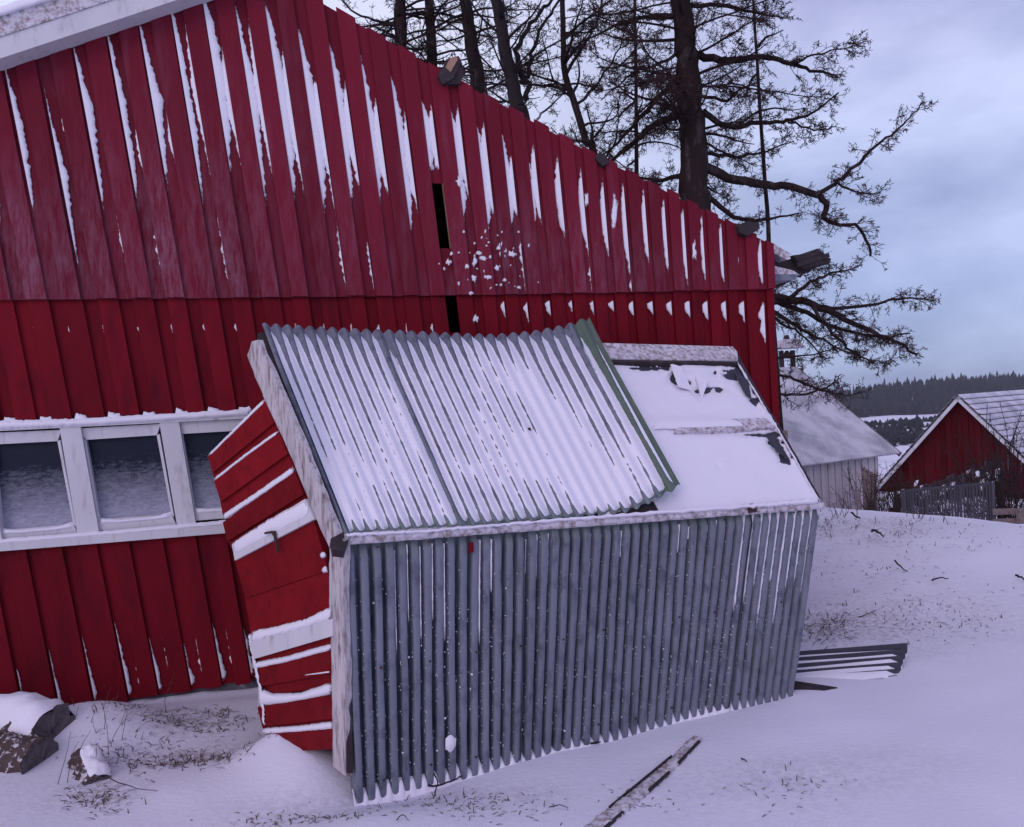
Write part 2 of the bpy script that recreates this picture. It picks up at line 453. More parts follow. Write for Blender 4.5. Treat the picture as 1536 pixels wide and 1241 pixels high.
# ------------------------------------------------------------------ snow strip helper
def snow_strip(top, bot, fill, thick, plane=None, to3d=None, n=None, rag=1.0, rows=5, seed=0):
    """loft between two pixel polylines lying on a plane, bulging out of it by `thick`"""
    r = np.random.default_rng(seed + 11)
    top = np.asarray(top, float); bot = np.asarray(bot, float)
    L = max(np.hypot(*(top[-1] - top[0])), 8)
    n = n or int(np.clip(L / 3.0, 6, 60))
    def res(c):
        t = np.linspace(0, 1, n); tt = np.linspace(0, 1, len(c))
        return np.stack([np.interp(t, tt, c[:, 0]), np.interp(t, tt, c[:, 1])], 1)
    a, b = res(top), res(bot)
    j = r.normal(0, rag, (n, 2)) * 0.5
    b = b + j; a = a + r.normal(0, rag, (n, 2)) * 0.35
    V = []
    for k in range(rows):
        t = k / (rows - 1)
        d = thick * math.sqrt(max(0, 1 - (2 * t - 1) ** 2)) + fill
        for i in range(n):
            p = a[i] * (1 - t) + b[i] * t
            taper = min(1, i / 2.0, (n - 1 - i) / 2.0)
            V.append(plane.hit(p[0], p[1], d if t in (0, 1) else fill + (d - fill) * (0.35 + 0.65 * taper)))
    return np.array(V), grid_faces(rows, n)

# ------------------------------------------------------------------ RED BARN
barn = empty('red_barn', P_base, 'large red board barn with snow streaked wall and white framed windows', 'barn')
x150 = [-404, -350, -296, -242, -188, -134, -80, -26, 27, 80, 135, 188, 238, 288, 337, 383, 427, 470, 513, 556, 597, 638, 679, 715, 751, 787, 822,
        856, 888, 919, 950, 980, 1009, 1037, 1066, 1094, 1125]
K0 = 8
def slope(x): return float(np.interp(x, [-400, 27, 597, 860, 1040, 1142], [.20, .198, .13, .09, .06, .045]))
def line(x, f=0.0):
    """wall-space line (s = a + b z) for the joint that crosses pixel row 150 at x; f shifts by pixels"""
    sl_ = slope(x)
    p1 = wc(x + f, 150); p2 = wc(x + f + sl_ * 900, 1050)
    b = (p2[0] - p1[0]) / (p2[1] - p1[1])
    return p1[0] - b * p1[1], b
def zfun(pts):
    q = np.array([wc(*p) for p in pts]); o_ = np.argsort(q[:, 0]); q = q[o_]
    def f(s):
        if s < q[0, 0]: i, j = 0, 1
        elif s > q[-1, 0]: i, j = len(q) - 2, len(q) - 1
        else: return float(np.interp(s, q[:, 0], q[:, 1]))
        return float(q[i, 1] + (s - q[i, 0]) * (q[j, 1] - q[i, 1]) / (q[j, 0] - q[i, 0]))
    return f
APEX = (395, -44)
g_right = zfun([APEX, (470, 0), (660, 110), (900, 240), (1150, 366)])
g_left = zfun([(0, 88), (270, -2)])
sA = wc(*APEX)[0]
def gable(s): return min(g_left(s), g_right(s)) if s < sA else g_right(s)
seam = zfun([(0, 452), (600, 446), (900, 441), (1155, 435)])
wtop = zfun([(0, 634), (370, 617)])
wbot = zfun([(0, 826), (332, 797)])
base_z = zfun([(0, 1066), (100, 1059), (375, 1015)])
def isect(ln, f):
    z = 1.0
    for _ in range(12): z = f(ln[0] + ln[1] * z)
    return ln[0] + ln[1] * z, z
def board(lL, lR, fb, ft, d0, d1, m, name='board', jt=0.0, jb=0.0, frost=None, rows=8, label=None):
    bl, br, tr, tl = isect(lL, fb), isect(lR, fb), isect(lR, ft), isect(lL, ft)
    V = []; Fz = []
    jt_, jb_ = random.uniform(-jt, jt), random.uniform(-jb, jb)
    tw = random.uniform(-.004, .004)
    for d in (d1, d0):
        for k in range(rows + 1):
            t = k / rows
            for (b_, t_) in ((bl, tl), (br, tr)):
                s = b_[0] + (t_[0] - b_[0]) * t; z = b_[1] + (t_[1] - b_[1]) * t + jt_ * t + jb_ * (1 - t)
                V.append(wp(s, z, d + tw * math.sin(3 * t + 1)))
    n = 2 * (rows + 1); F = []
    for k in range(rows):
        i = 2 * k
        F.append((i, i + 1, i + 3, i + 2)); F.append((n + i + 1, n + i, n + i + 2, n + i + 3))
        F.append((i, i + 2, n + i + 2, n + i)); F.append((i + 1, n + i + 1, n + i + 3, i + 3))
    F.append((0, n, n + 1, 1)); e_ = n - 2; F.append((e_, e_ + 1, n + e_ + 1, n + e_))
    o = mk(name, V, F, m, barn, label=label)
    if frost is not None:
        z0 = np.array(V)[:, 2]
        set_attr(o, 'frost', frost(np.clip((z0 - z0.min()) / max(z0.max() - z0.min(), .01), 0, 1)))
    return o
s_win1 = wc(480, 720)[0]
lo = lambda s: -0.02 + base_z(s)
nk = len(x150)
edge_lines = []
for k in range(nk):
    pitch = (x150[k + 1] - x150[k]) if k + 1 < nk else 34
    hwid = pitch * 0.21
    edge_lines.append((line(x150[k], -hwid), line(x150[k], hwid), line(x150[k], -hwid - 7), line(x150[k], hwid + 7)))
endline = line(1143)
startline = line(-440)
def frost_fn(amp):
    return lambda t: amp * np.exp(-((t - 0.12) / 0.35) ** 2)
for k in range(-1, nk):
    lL = edge_lines[k][1] if k >= 0 else startline
    lR = edge_lines[k + 1][0] if k + 1 < nk else endline
    cx = x150[k] if k >= 0 else -440
    am = float(np.interp(cx, [-440, 60, 200, 400, 560, 700, 1000, 1140], [.6, .9, .9, .35, .12, .6, .35, .05])) * random.uniform(.5, 1.2)
    board(lL, lR, seam, gable, 0.052, 0.078, M['red_up'], jt=0.008, jb=0.006, frost=frost_fn(am))
    sm = isect(lL, wtop)[0]
    top = (lambda s: seam(s) + 0.05)
    if sm < s_win1:
        board(lL, lR, wtop, top, 0.020, 0.045, M['red'], jb=0.01)
        board(lL, lR, lo, wbot, 0.020, 0.045, M['red'], jb=0.012)
    else:
        board(lL, lR, lo, top, 0.020, 0.045, M['red'], jb=0.012)
    if k < 0: continue
    e_ = edge_lines[k]
    gap = zfun([(600, 277), (700, 279)]); gapb = zfun([(600, 372), (700, 376)])
    gtop = lambda s: gable(s) - 0.012
    if x150[k] == 638:
        board(e_[2], e_[3], gap, gtop, 0.030, 0.050, M['red_up'], frost=frost_fn(0))
        board(e_[2], e_[1], seam, gapb, 0.030, 0.050, M['red_up'], frost=frost_fn(.6))
        # raw edge of the split board beside the hole
        board(line(638, hwid + 1.0), line(638, hwid + 4.5), gapb, gap, 0.02, 0.060, M['wood_tan'], name='split_board', label='bare split board edge beside the black hole')
        board(e_[2], e_[3], lo, zfun([(600, 497), (700, 500)]), -0.002, 0.018, M['red'])
    else:
        board(e_[2], e_[3], seam, gtop, 0.030, 0.050, M['red_up'], frost=frost_fn(am * .7))
        if sm < s_win1:
            board(e_[2], e_[3], lambda s: wtop(s) + .02, top, -0.002, 0.018, M['red'])
            board(e_[2], e_[3], lo, wbot, -0.002, 0.018, M['red'])
        else:
            board(e_[2], e_[3], lo, top, -0.002, 0.018, M['red'])

# snow blown into the joints
def streak(k, yt, yb, wmax, side, peak=0.45, d=0.072, dback=0.051, seed=0, rag=0.10, name='snow_streak', blunt=0.0):
    r = np.random.default_rng(seed * 7 + k * 13 + int(yt))
    x0 = x150[k]; pitch = (x150[k + 1] - x0) if k + 1 < nk else 34; hwid = pitch * .21 - .6
    n = int(np.clip((yb - yt) / 2.6, 8, 130))
    t = np.linspace(0, 1, n)
    wv = np.where(t < peak, (t / peak) ** 0.8, np.clip((1 - t) / (1 - peak), 0, 1) ** 0.85)
    if blunt: wv = np.maximum(wv, np.where(t > .5, blunt, 0)) * np.where(t > .98, .8, 1)
    nz = np.convolve(r.normal(0, 1, n + 4), [.2, .6, .2], 'valid')[:n] if n > 6 else r.normal(0, 1, n)
    if len(nz) < n: nz = np.pad(nz, (0, n - len(nz)))
    lowf = np.interp(t, np.linspace(0, 1, 9), r.normal(0, 1, 9))
    wpx = np.clip(1.22 * wmax * wv * (1 + rag * 1.0 * nz + .14 * lowf) + .5 * nz * (wv > .15), 0.3, 2 * hwid)
    V = []
    for i in range(n):
        y = yt + (yb - yt) * t[i]
        xx = x0 + slope(x0) * (y - 150)
        a_ = xx - hwid if side < 0 else xx + hwid - wpx[i]
        b_ = a_ + wpx[i]
        dm = dback + (d - dback) * min(1, wv[i] * 1.6 + .1)
        if side < 0: prof = [(a_, dm), (a_ + wpx[i] * .4, dm * .98), (a_ + wpx[i] * .85, dback + (dm - dback) * .6), (b_, dback)]
        else: prof = [(a_, dback), (a_ + wpx[i] * .15, dback + (dm - dback) * .6), (a_ + wpx[i] * .6, dm * .98), (b_, dm)]
        for (q, dd) in prof: V.append(WALL.hit(q, y, dd))
    o_ = mk(name, V, grid_faces(n, 4), M['powder'], barn, smooth=True)
    endf = np.clip(np.minimum(t, 1 - t) * 7, 0, 1) ** .8
    edge = np.array([1.0, .95, .62, 0.0]) if side < 0 else np.array([0.0, .62, .95, 1.0])
    body = np.clip(wpx / 6.0, .45, 1)
    set_attr(o_, 'cover', (endf * body)[:, None] * edge[None, :])
    return o_
up = { # k: (left streak yt,yb,w), (right streak yt,yb,w)
 0: ((85, 330, 10), None), 1: ((118, 412, 9), (150, 235, 4)), 2: ((55, 325, 11), (300, 420, 5)), 3: ((36, 318, 11), (180, 275, 5)),
 4: ((15, 292, 11), (160, 260, 5)), 5: ((-10, 318, 11), (10, 280, 6)), 6: ((-30, 270, 17), (60, 255, 7)), 7: ((-10, 318, 12), (20, 275, 7)),
 8: ((-10, 310, 15), (60, 300, 8)), 9: ((28, 330, 15), (110, 270, 12)), 10: ((58, 318, 16), (120, 290, 11)), 11: ((72, 320, 14), (140, 300, 11)),
 12: ((95, 365, 13), (160, 330, 9)), 13: ((142, 258, 14), (152, 256, 10)), 14: ((152, 345, 13), (154, 300, 11)), 15: ((174, 368, 13), (176, 330, 12)),
 16: ((184, 362, 12), (230, 330, 10)), 17: ((216, 355, 9), (210, 340, 10)), 18: (None, (230, 364, 11)), 19: (None, (247, 392, 9)), 20: ((290, 335, 5), (265, 392, 9)),
 21: (None, (268, 420, 9)), 22: ((305, 372, 5), (278, 400, 10)), 23: ((300, 385, 7), (294, 412, 9)), 24: ((340, 390, 4), (305, 436, 10)), 25: ((345, 400, 6), (317, 428, 8)),
 26: ((355, 405, 4), (328, 430, 9)), 27: ((357, 418, 6), None), 28: (None, (357, 430, 10))}
for k, (l, r_) in up.items():
    kk = k + K0
    if l: streak(kk, l[0], l[1], l[2], -1, peak=.5, blunt=.55 if k == 13 else 0)
    if r_: streak(kk, r_[0], r_[1], r_[2], 1, peak=.5, blunt=.5 if k == 13 else 0, seed=3)
for k in range(0, K0):
    streak(k, 110 + 14 * (K0 - k), 350, 10, -1)
# faint thin streaks in the upper row
for k, y0, y1 in ((9, 150, 330), (0, 330, 400), (3, 320, 440), (5, 310, 440), (9, 330, 445), (10, 360, 440), (16, 355, 440), (19, 390, 440), (21, 415, 440)):
    streak(k + K0, y0, y1, 3.0, 1, seed=5, rag=.5)
# lower row: tips under the seam and long thin ones at the foot
low = {8: 30, 9: 30, 10: 28, 11: 26, 12: 24, 0: 26, 1: 24, 2: 24, 3: 24, 4: 22, 5: 20, 6: 20, 7: 18}
for k in range(-4, 13): streak(k + K0, 484, 484 + low.get(k, 22) * .8, 3.0, 1, .4, .030, .019)
for k, y1, wd in ((15, 480, 5), (16, 488, 5), (17, 476, 8), (18, 470, 5), (19, 474, 6), (20, 470, 7), (21, 476, 7), (22, 474, 8), (23, 476, 9), (24, 478, 9), (25, 482, 9), (26, 484, 9), (27, 486, 9), (28, 520, 8)):
    streak(k + K0, 450, y1, wd, 1, .3, .040, .019)
for k, y0, y1, wd in ((-3, 1000, 1060, 5), (-2, 970, 1060, 5), (-1, 951, 1056, 6), (0, 925, 1048, 7), (1, 951, 1040, 6), (2, 962, 1031, 6), (3, 932, 1023, 7), (4, 934, 1016, 6), (5, 925, 1010, 6)):
    k2 = k - 0
    for kk in (k2,):
        streak(kk + K0, y0, y1, wd * .8, -1, .88, .040, .019)
for k, y0, y1 in ((1, 930, 1010), (3, 930, 1008), (4, 922, 1005), (-1, 985, 1050), (2, 935, 1015), (0, 960, 1045), (5, 915, 1000), (6, 930, 1000)):
    streak(k + K0, y0, y1, 2.6, 1, .75, .040, .019, rag=.25)

# smudges of frost snow caught on the boards
blobs = [(718, 380, 8, 5), (712, 392, 6, 12), (724, 388, 9, 5), (748, 372, 4, 6), (768, 381, 9, 7), (733, 416, 9, 5), (711, 417, 7, 7), (779, 431, 5, 4), (706, 440, 7, 4), (922, 318, 6, 34),
         (714, 478, 6, 9), (688, 272, 5, 10), (880, 300, 3, 14), (1041, 376, 5, 18), (672, 393, 4, 8), (745, 403, 5, 6), (700, 400, 5, 5), (757, 420, 4, 4)]
for _ in range(46):
    blobs.append((random.gauss(735, 28), random.uniform(345, 436), random.uniform(1.0, 2.6), random.uniform(1.2, 4.0)))
for bx, by, rx, ry in blobs:
    if rx > 3 and by > 370: rx, ry = rx * .8, ry * .8
    th_ = np.linspace(0, 2 * math.pi, 15)[:-1]
    rr = 1 + rng.normal(0, .22, 14)
    V = [WALL.hit(bx, by, .082 if by < 445 else .05)]
    for q, (t_, r2) in enumerate(zip(th_, rr)): V.append(WALL.hit(bx + rx * .55 * r2 * math.cos(t_), by + ry * .55 * r2 * math.sin(t_), .086 if by < 445 else .054))
    for q, (t_, r2) in enumerate(zip(th_, rr)): V.append(WALL.hit(bx + rx * r2 * math.cos(t_), by + ry * r2 * math.sin(t_), .0765 if by < 445 else .0445))
    F = [(0, 1 + q, 1 + (q + 1) % 14) for q in range(14)] + [(1 + q, 15 + q, 15 + (q + 1) % 14, 1 + (q + 1) % 14) for q in range(14)]
    o_ = mk('snow_patch', V, F, M['powder'], barn, smooth=True)
    set_attr(o_, 'cover', [.95] + [.55] * 14 + [0] * 14)

mb = MB()
for k in range(2, nk - 1):
    for yy in (470, 600, 860, 1000):
        if yy > 500 and x150[k] > 260: continue
        xx = (x150[k] + x150[k + 1]) / 2 + slope(x150[k]) * (yy - 150) + random.uniform(-2, 2)
        mb.box(WALL.hit(xx, yy + random.uniform(-4, 4), .047), hw * .004, Zu * .004, nw * .002)
mb.build('nail_heads', M['rust'], barn, kind='stuff')

# windows
def wprism(poly, d0, d1, name, m, parent, bulge=False, **k):
    f = [WALL.hit(p[0], p[1], d1) for p in poly]
    v, fc = prism(f, -nw * (d1 - d0))
    return mk(name, v, fc, m, parent, **k)
head = wprism([(-420, 655), (-420, 668), (372, 628), (372, 617), (0, 634)], 0.0, .052, 'window_head', M['white'], barn)
v, f = snow_strip([(-200, 644), (0, 631), (120, 628), (372, 614)], [(-200, 658), (0, 645), (120, 640), (372, 624)], .050, .03, WALL, rag=1.2, n=110)
mk('snow_ledge', v, f, M['snow'], barn, smooth=True)
for k in range(-3, 8):
    x0 = x150[k + K0] + slope(x150[k + K0]) * (632 - 150)
    y0 = 633 - x0 * .045
    v, f = snow_strip([(x0 - 9, y0 - random.uniform(4, 10)), (x0 + 1, y0 - random.uniform(3, 6)), (x0 + 9, y0 - random.uniform(3, 9))], [(x0 - 12, y0 + 6), (x0 + 12, y0 + 5)], .03, .025, WALL, n=8, rag=1.2, seed=k + 40)
    mk('snow_clump', v, f, M['snow'], barn, smooth=True)
panes = [((-10, 667), (86, 662), (110, 787), (3, 796)), ((129, 660), (235, 653), (257, 772), (150, 780)), ((274, 651), (380, 645), (402, 755), (293, 765)),
         ((-154, 675), (-52, 670), (-34, 798), (-140, 806))]
for i, (tl, tr, br, bl) in enumerate(panes):
    wd = empty('window', wp(*wc(bl[0], bl[1])), None)
    wd.location = tuple(np.array(wd.location) - P_base); wd.parent = barn
    wd['label'] = ['left window with streaky frost filling its pane', 'middle window with frost along its foot', 'dark window half behind the fallen shed wall', 'window at the left end of the row'][i]
    o = wprism([(tl[0] - 6, tl[1] - 6), (tr[0] + 6, tr[1] - 6), (br[0] + 6, br[1] + 6), (bl[0] - 6, bl[1] + 6)], -.035, -.028, 'pane', M['glass'], wd)
    e_ = 9
    for nm, poly in (('top_rail', [(tl[0] - 14, tl[1] - 17), (tr[0] + 6, tr[1] - 17), tr, tl]),
                     ('bottom_rail', [bl, br, (br[0] + 8, br[1] + 17), (bl[0] - 8, bl[1] + 17)])):
        wprism(poly, -.04, .018, nm, M['white'], wd)
    for nm, poly in (('side_rail', [(tl[0] - e_, tl[1] - 2), tl, bl, (bl[0] - e_, bl[1] + 3)]), ('side_rail', [tr, (tr[0] + 4, tr[1] - 2), (br[0] + 4, br[1] + 3), br])):
        wprism(poly, -.04, .014, nm, M['white'], wd)
    v, f = snow_strip([(bl[0] - 2, bl[1] - 4), ((bl[0] * 3 + br[0]) / 4, (bl[1] * 3 + br[1]) / 4 + 1), ((bl[0] + br[0] * 3) / 4, (bl[1] + br[1] * 3) / 4 + 1), (br[0] + 2, br[1] - 5)],
                      [(bl[0] - 5, bl[1] + 8), (br[0] + 4, br[1] + 7)], -.01, .04, WALL, n=26, rag=.8, seed=i)
    mk('snow_ledge', v, f, M['snow'], wd, smooth=True)
for i, q in enumerate([((89, 640), (120, 637), (149, 802), (117, 806)), ((239, 634), (268, 631), (294, 788), (266, 791)), ((-53, 652), (-23, 650), (3, 812), (-29, 815)), ((381, 624), (411, 622), (436, 776), (408, 778))]):
    wprism(q, 0.0, .046, 'mullion', M['white'], barn)
v, f = prism([wp(*wc(-420, 846), .02), wp(*wc(480, 774), .02), wp(*wc(480, 786), .02), wp(*wc(-420, 858), .02)], nw * .075)
mk('window_sill', v, f, M['white'], barn)
v, f = snow_strip([(-100, 818), (0, 808), (160, 796), (332, 781), (420, 774)], [(-100, 830), (0, 818), (160, 805), (332, 790), (420, 783)], .045, .05, WALL, rag=1.0, n=120)
mk('snow_ledge', v, f, M['snow'], barn, smooth=True)
# foundation
s0, s1 = wc(-440, 1000)[0], isect(endline, base_z)[0]
v = []; nseg = 46
for r_ in range(5):
    for i in range(nseg):
        s = s0 + (s1 - s0) * i / (nseg - 1)
        v.append(wp(s, -0.45 + r_ * .115 + (0 if r_ < 4 else base_z(s) + .0), .0 + .035 * random.random() - (.0 if r_ < 4 else .03)))
mk('foundation', v, grid_faces(5, nseg), M['stone'], barn, smooth=False)
# side wall, back wall, roof of the barn body
back = -nw * 8.0
sL, sR = isect(startline, seam)[0], isect(endline, gable)[0]
cTR = wp(sR, gable(sR) - .04, .03); cBR = wp(isect(endline, lo)[0], -0.3, .03)
for i in range(24):
    a0, a1 = i / 24, (i + .93) / 24
    dd = 0.012 * (i % 2)
    q = [cBR + back * a0, cBR + back * a1, cTR + back * a1, cTR + back * a0]
    v, f = prism([p + hw * dd for p in q], -hw * .03); mk('side_board', v, f, M['red'], barn)
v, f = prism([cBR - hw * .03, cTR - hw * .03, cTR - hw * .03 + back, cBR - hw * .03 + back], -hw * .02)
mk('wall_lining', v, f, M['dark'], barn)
zL = gable(sL)
cBL = wp(sL, -0.3, 0); cTL = wp(sL, zL - .04, 0)
v, f = prism([cBL, cTL, cTL + back, cBL + back], hw * .03); mk('side_wall', v, f, M['red'], barn)
ap = wp(sA, gable(sA), 0)
v, f = prism([cBL + back, cBR + back, cTR + back, ap + back - Zu * .04, cTL + back], nw * .03); mk('back_wall', v, f, M['red'], barn)
for (p, q, sg, m_) in ((ap, cTL, -1, 'snow'), (ap, cTR, 1, 'tar')):
    e0 = p - Zu * .035; e1 = q - Zu * .035 + (q - p) * .02
    v, f = prism([e0, e1, e1 + back, e0 + back], -Zu * .05)
    mk('roof', v, f, M['tar'], barn)
# left verge: white barge board, roofing and snow standing proud of the wall
VP = Plane(wp(0, 0, .20), nw)
def vpoly(pts, d0, d1, name, m):
    f_ = [VP.hit(p[0], p[1], d1) for p in pts]; v, f = prism(f_, -nw * (d1 - d0)); return mk(name, v, f, m, barn)
ex = lambda x, y: (x, y)
vpoly([(-300, 187), (0, 88), (275, -3), (385, -39), (385, -70), (245, -26), (0, 55), (-300, 152)], -.13, .02, 'barge_board', M['white'])
vpoly([(-300, 152), (0, 55), (245, -26), (385, -70), (385, -104), (130, -18), (0, 25), (-300, 120)], -.35, .03, 'roof_edge', M['wood_frost'])
v, f = snow_strip([(-300, 100), (0, 10), (130, -34), (385, -120)], [(-300, 124), (0, 28), (130, -14), (385, -100)], .0, .06, VP, n=80)
mk('roof_snow', v, f, M['snow'], barn, smooth=True)
v, f = prism([VP.hit(385, -70, 0), VP.hit(385, -39, 0), WALL.hit(640, 70, .085), WALL.hit(640, 66, .085)], -nw * .05)
# purlin ends and broken eave pieces on the right slope
def bar_px(p, q, wpx, d, name, m, depth=.12, label=None):
    a_, b_ = WALL.hit(p[0], p[1], d), WALL.hit(q[0], q[1], d)
    o = MB().bar(a_, b_, depth, wpx / FPX * a_[1], up=nw).build(name, m, barn, label=label); return o
def chunk(pts, d0, d1, name, m, label=None):
    f_ = [WALL.hit(p[0], p[1], d1) for p in pts]; v, f = prism(f_, -nw * (d1 - d0)); return mk(name, v, f, m, barn, label=label)
chunk([(668, 101), (675, 88), (684, 84), (687, 89), (676, 108)], .13, .135, 'purlin_face', M['wood_tan'])
chunk([(657, 112), (672, 88), (688, 84), (692, 92), (680, 118), (664, 126)], -.1, .13, 'purlin_end', M['wood_dark'])
chunk([(664, 126), (680, 118), (692, 92), (697, 108), (690, 126)], -.1, .10, 'purlin_end', M['wood_dark'])
chunk([(893, 238), (900, 228), (910, 236), (915, 244), (904, 249)], -.05, .10, 'purlin_end', M['wood_dark'])
chunk([(1106, 338), (1120, 332), (1138, 334), (1140, 343), (1122, 354), (1110, 349)], -.1, .12, 'purlin_end', M['wood_dark'])
chunk([(1154, 363), (1162, 366), (1188, 382), (1180, 390), (1156, 377)], -.3, -.03, 'eave_board', M['wood_frost'])
chunk([(1156, 377), (1180, 390), (1200, 384), (1214, 380), (1226, 373), (1236, 380), (1240, 386), (1247, 388), (1244, 396), (1228, 399), (1212, 408), (1196, 412), (1176, 408), (1156, 400)], -.55, -.25, 'eave_board', M['wood_dark'], 'splintered dark board ends sticking out from the eave')
chunk([(1190, 383), (1232, 378), (1245, 392), (1205, 404)], -.22, -.16, 'eave_board', M['wood_dark'])
chunk([(1158, 411), (1200, 412), (1190, 420), (1158, 422)], -.5, -.03, 'eave_board', M['metal'])
chunk([(1157, 398), (1190, 406), (1200, 413), (1158, 412)], -.5, -.04, 'eave_board', M['wood_frost'])
bar_px((1195, 398), (1243, 383), 4, -.15, 'eave_board', M['wood_dark'], .04)

# ------------------------------------------------------------------ COLLAPSED SHED
C3 = ground_at(530, 1203, 0.0)
D3 = ground_at(1188, 1037, 0.0)
A3 = at(515, 812, C3[1] + 0.05)
B3 = at(1230, 758, D3[1] + 0.10)
wallY = WALL.hit(1105, 525)
G3 = WALL.hit(1105, 522, 0.22)
ROOF = plane3(A3, B3, G3)
FRONTN = unit(np.cross(B3 - A3, C3 - A3)); FRONTN = FRONTN if FRONTN @ (CAM - A3) > 0 else -FRONTN
shed = empty('collapsed_shed', (A3[0], A3[1], 0), 'collapsed low shed with corrugated metal front and snowy roof leaning against the red barn', 'shed')
L3 = ground_at(392, 1112, 0.05)
END = plane3(A3, C3, L3)
def quad3(u, v):   # u along the front (0 left..1 right), v 0 top..1 bottom
    return (A3 * (1 - u) + B3 * u) * (1 - v) + (C3 * (1 - u) + D3 * u) * v
NR = 46
def rib(ph):       # 0 valley .. 1 crest, broad crest and narrow deep valley
    c = 0.5 - 0.5 * math.cos(2 * math.pi * ph)
    k_ = .17 + .13 * float(_G[int(ph) % 256, 7])
    t = min(1.0, max(0.0, (c - k_) / .17))
    return .93 * t * t * (3 - 2 * t) + .07 * c
sheets = [(0, 15.35, .0), (14.7, 26.3, .010), (25.7, 38.3, .003), (37.7, 46.0, .014)]
for si, (r0, r1, doff) in enumerate(sheets):
    nc = int((r1 - r0) * 18); nr = 40
    V = []; gr = []
    drop = [0, .01, -.005, .008][si]
    for i in range(nr):
        v = i / (nr - 1)
        for j in range(nc + 1):
            p_ = r0 + (r1 - r0) * j / nc
            wob = 0.05 * math.sin(v * 5 + int(p_) * 1.7) + .04 * math.sin(v * 11 + p_)
            c = rib(p_ + wob * .3)
            flat = 0.35 + .65 * min(1, v * 22)
            vv = v * (0.975 + .030 * c + drop) + .006 * (vnoise(int(p_) * 3.1, si) - .5) * v
            dep = .050 + .050 * min(1, v * 6, max(0, (1 - v) * 9))
            d = (dep * (c * flat - 1) + .010) + doff + .008 * math.sin(v * 3 + p_ * .4) + 0.004 * (vnoise(p_ * 1.4, v * 16 + si) - .5)
            V.append(quad3(p_ / NR, vv + .012) + FRONTN * d)
            gr.append(max(0, 1 - v * 12) * 1.0)
    o = mk('metal_sheet', V, grid_faces(nr, nc + 1), M['metal'], shed, smooth=True)
    set_attr(o, 'green', gr)
# dark framing behind the metal, right end and back
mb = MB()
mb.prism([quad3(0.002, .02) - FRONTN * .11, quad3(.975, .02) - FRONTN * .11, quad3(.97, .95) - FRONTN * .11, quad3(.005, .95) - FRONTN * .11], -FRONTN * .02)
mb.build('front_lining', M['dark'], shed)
Gb = np.array([G3[0], G3[1], -.1])
mb = MB()
pB, pD = B3 - FRONTN * .10 - Zu * .02, D3 - FRONTN * .10 - Zu * .05
mb.prism([pB, pD, Gb - hw * .15, G3 - Zu * .04], -hw * .03)
mb.build('end_wall', M['wood_dark'], shed)
# nail heads on the front sheets
mb = MB()
for j in range(2, NR, 4):
    for v in (.035, .5, .93):
        if random.random() < .8:
            c = quad3((j + .5) / NR, v + random.uniform(-.01, .01)) + FRONTN * .024
            u_ = unit(B3 - A3) * .005
            mb.box(c, u_, Zu * .005, FRONTN * .003)
mb.build('nail_heads', M['rust'], shed, kind='stuff')
# snow lines in the valleys, strongest at the top right
FRONT = plane3(A3, B3, C3)
flip = 0
def valley_snow(j, v0, v1, wd, off, lump=.4, seed=0):
    r = np.random.default_rng(seed + j)
    n = max(6, int((v1 - v0) * 60)); V = []
    for i in range(n):
        t = i / (n - 1); v = v0 + (v1 - v0) * t
        wv = wd * (math.sin(math.pi * min(1, max(.04, t * .96 + .02))) ** .35) * (1 + lump * r.normal() * .5) * (1 - .45 * t)
        wv = max(.06, wv)
        wob = 0.3 * (0.05 * math.sin(v * 5 + j * 1.7))
        for q, dd in ((-.5, -.080), (-.3, .002), (.1, .006), (.5, -.060)):
            V.append(quad3((j + off - wob + q * wv) / NR, v) + FRONTN * (dd + .004 + .004 * r.normal() * .4))
    o_ = mk('snow_streak', V, grid_faces(n, 4), M['powder'], shed, smooth=True)
    set_attr(o_, 'cover', np.clip((1 - np.arange(n) / n) * 3, 0, 1)[:, None] * np.array([.7, .95, .95, .6])[None, :]); return o_
for j in range(37, 46):
    valley_snow(j, .02, random.uniform(.30, .62) + (j - 37) * .02, .40 + .022 * (j - 37), -.02, .35, 3)
for j in list(range(4, 9)) + [11, 12, 15, 16, 17, 21, 24, 30, 31, 33, 34]:
    valley_snow(j, random.uniform(.03, .06), random.uniform(.2, .5) if j < 13 else random.uniform(.1, .3), .12, -.14, .7, 9)
# crumbs of snow
mb = MB()
for _ in range(1500):
    j = random.randrange(1, NR); v = random.betavariate(2.2, 1.5); 
    s_ = random.uniform(.0014, .0042) * (1.7 if random.random() < .08 else 1)
    c = quad3((j + random.choice((.13, .16, .20, -.14)) + random.uniform(-.03, .03)) / NR, v) + FRONTN * (random.uniform(-.020, .010))
    a_ = unit(rng.normal(size=3)) * s_; b_ = unit(rng.normal(size=3)); b_ = unit(np.cross(a_, b_)) * s_ * random.uniform(.6, 1.4); c_ = unit(np.cross(a_, b_)) * s_
    mb.add([c + a_, c - a_, c + b_, c - b_, c + c_, c - c_], [(0, 2, 4), (2, 1, 4), (1, 3, 4), (3, 0, 4), (2, 0, 5), (1, 2, 5), (3, 1, 5), (0, 3, 5)])
mb.build('snow_crumbs', M['snow'], shed, kind='stuff')
v, f = snow_strip([(668, 1108), (676, 1102), (684, 1108)], [(668, 1124), (676, 1130), (684, 1118)], .03, .02, FRONT, n=8); mk('snow_patch', v, f, M['snow'], shed, smooth=True)
v, f = prism([FRONT.hit(*q, .028) for q in ((704, 815), (710, 813), (711, 828), (704, 831))], -FRONTN * .01); mk('red_board_scrap', v, f, M['red'], shed)

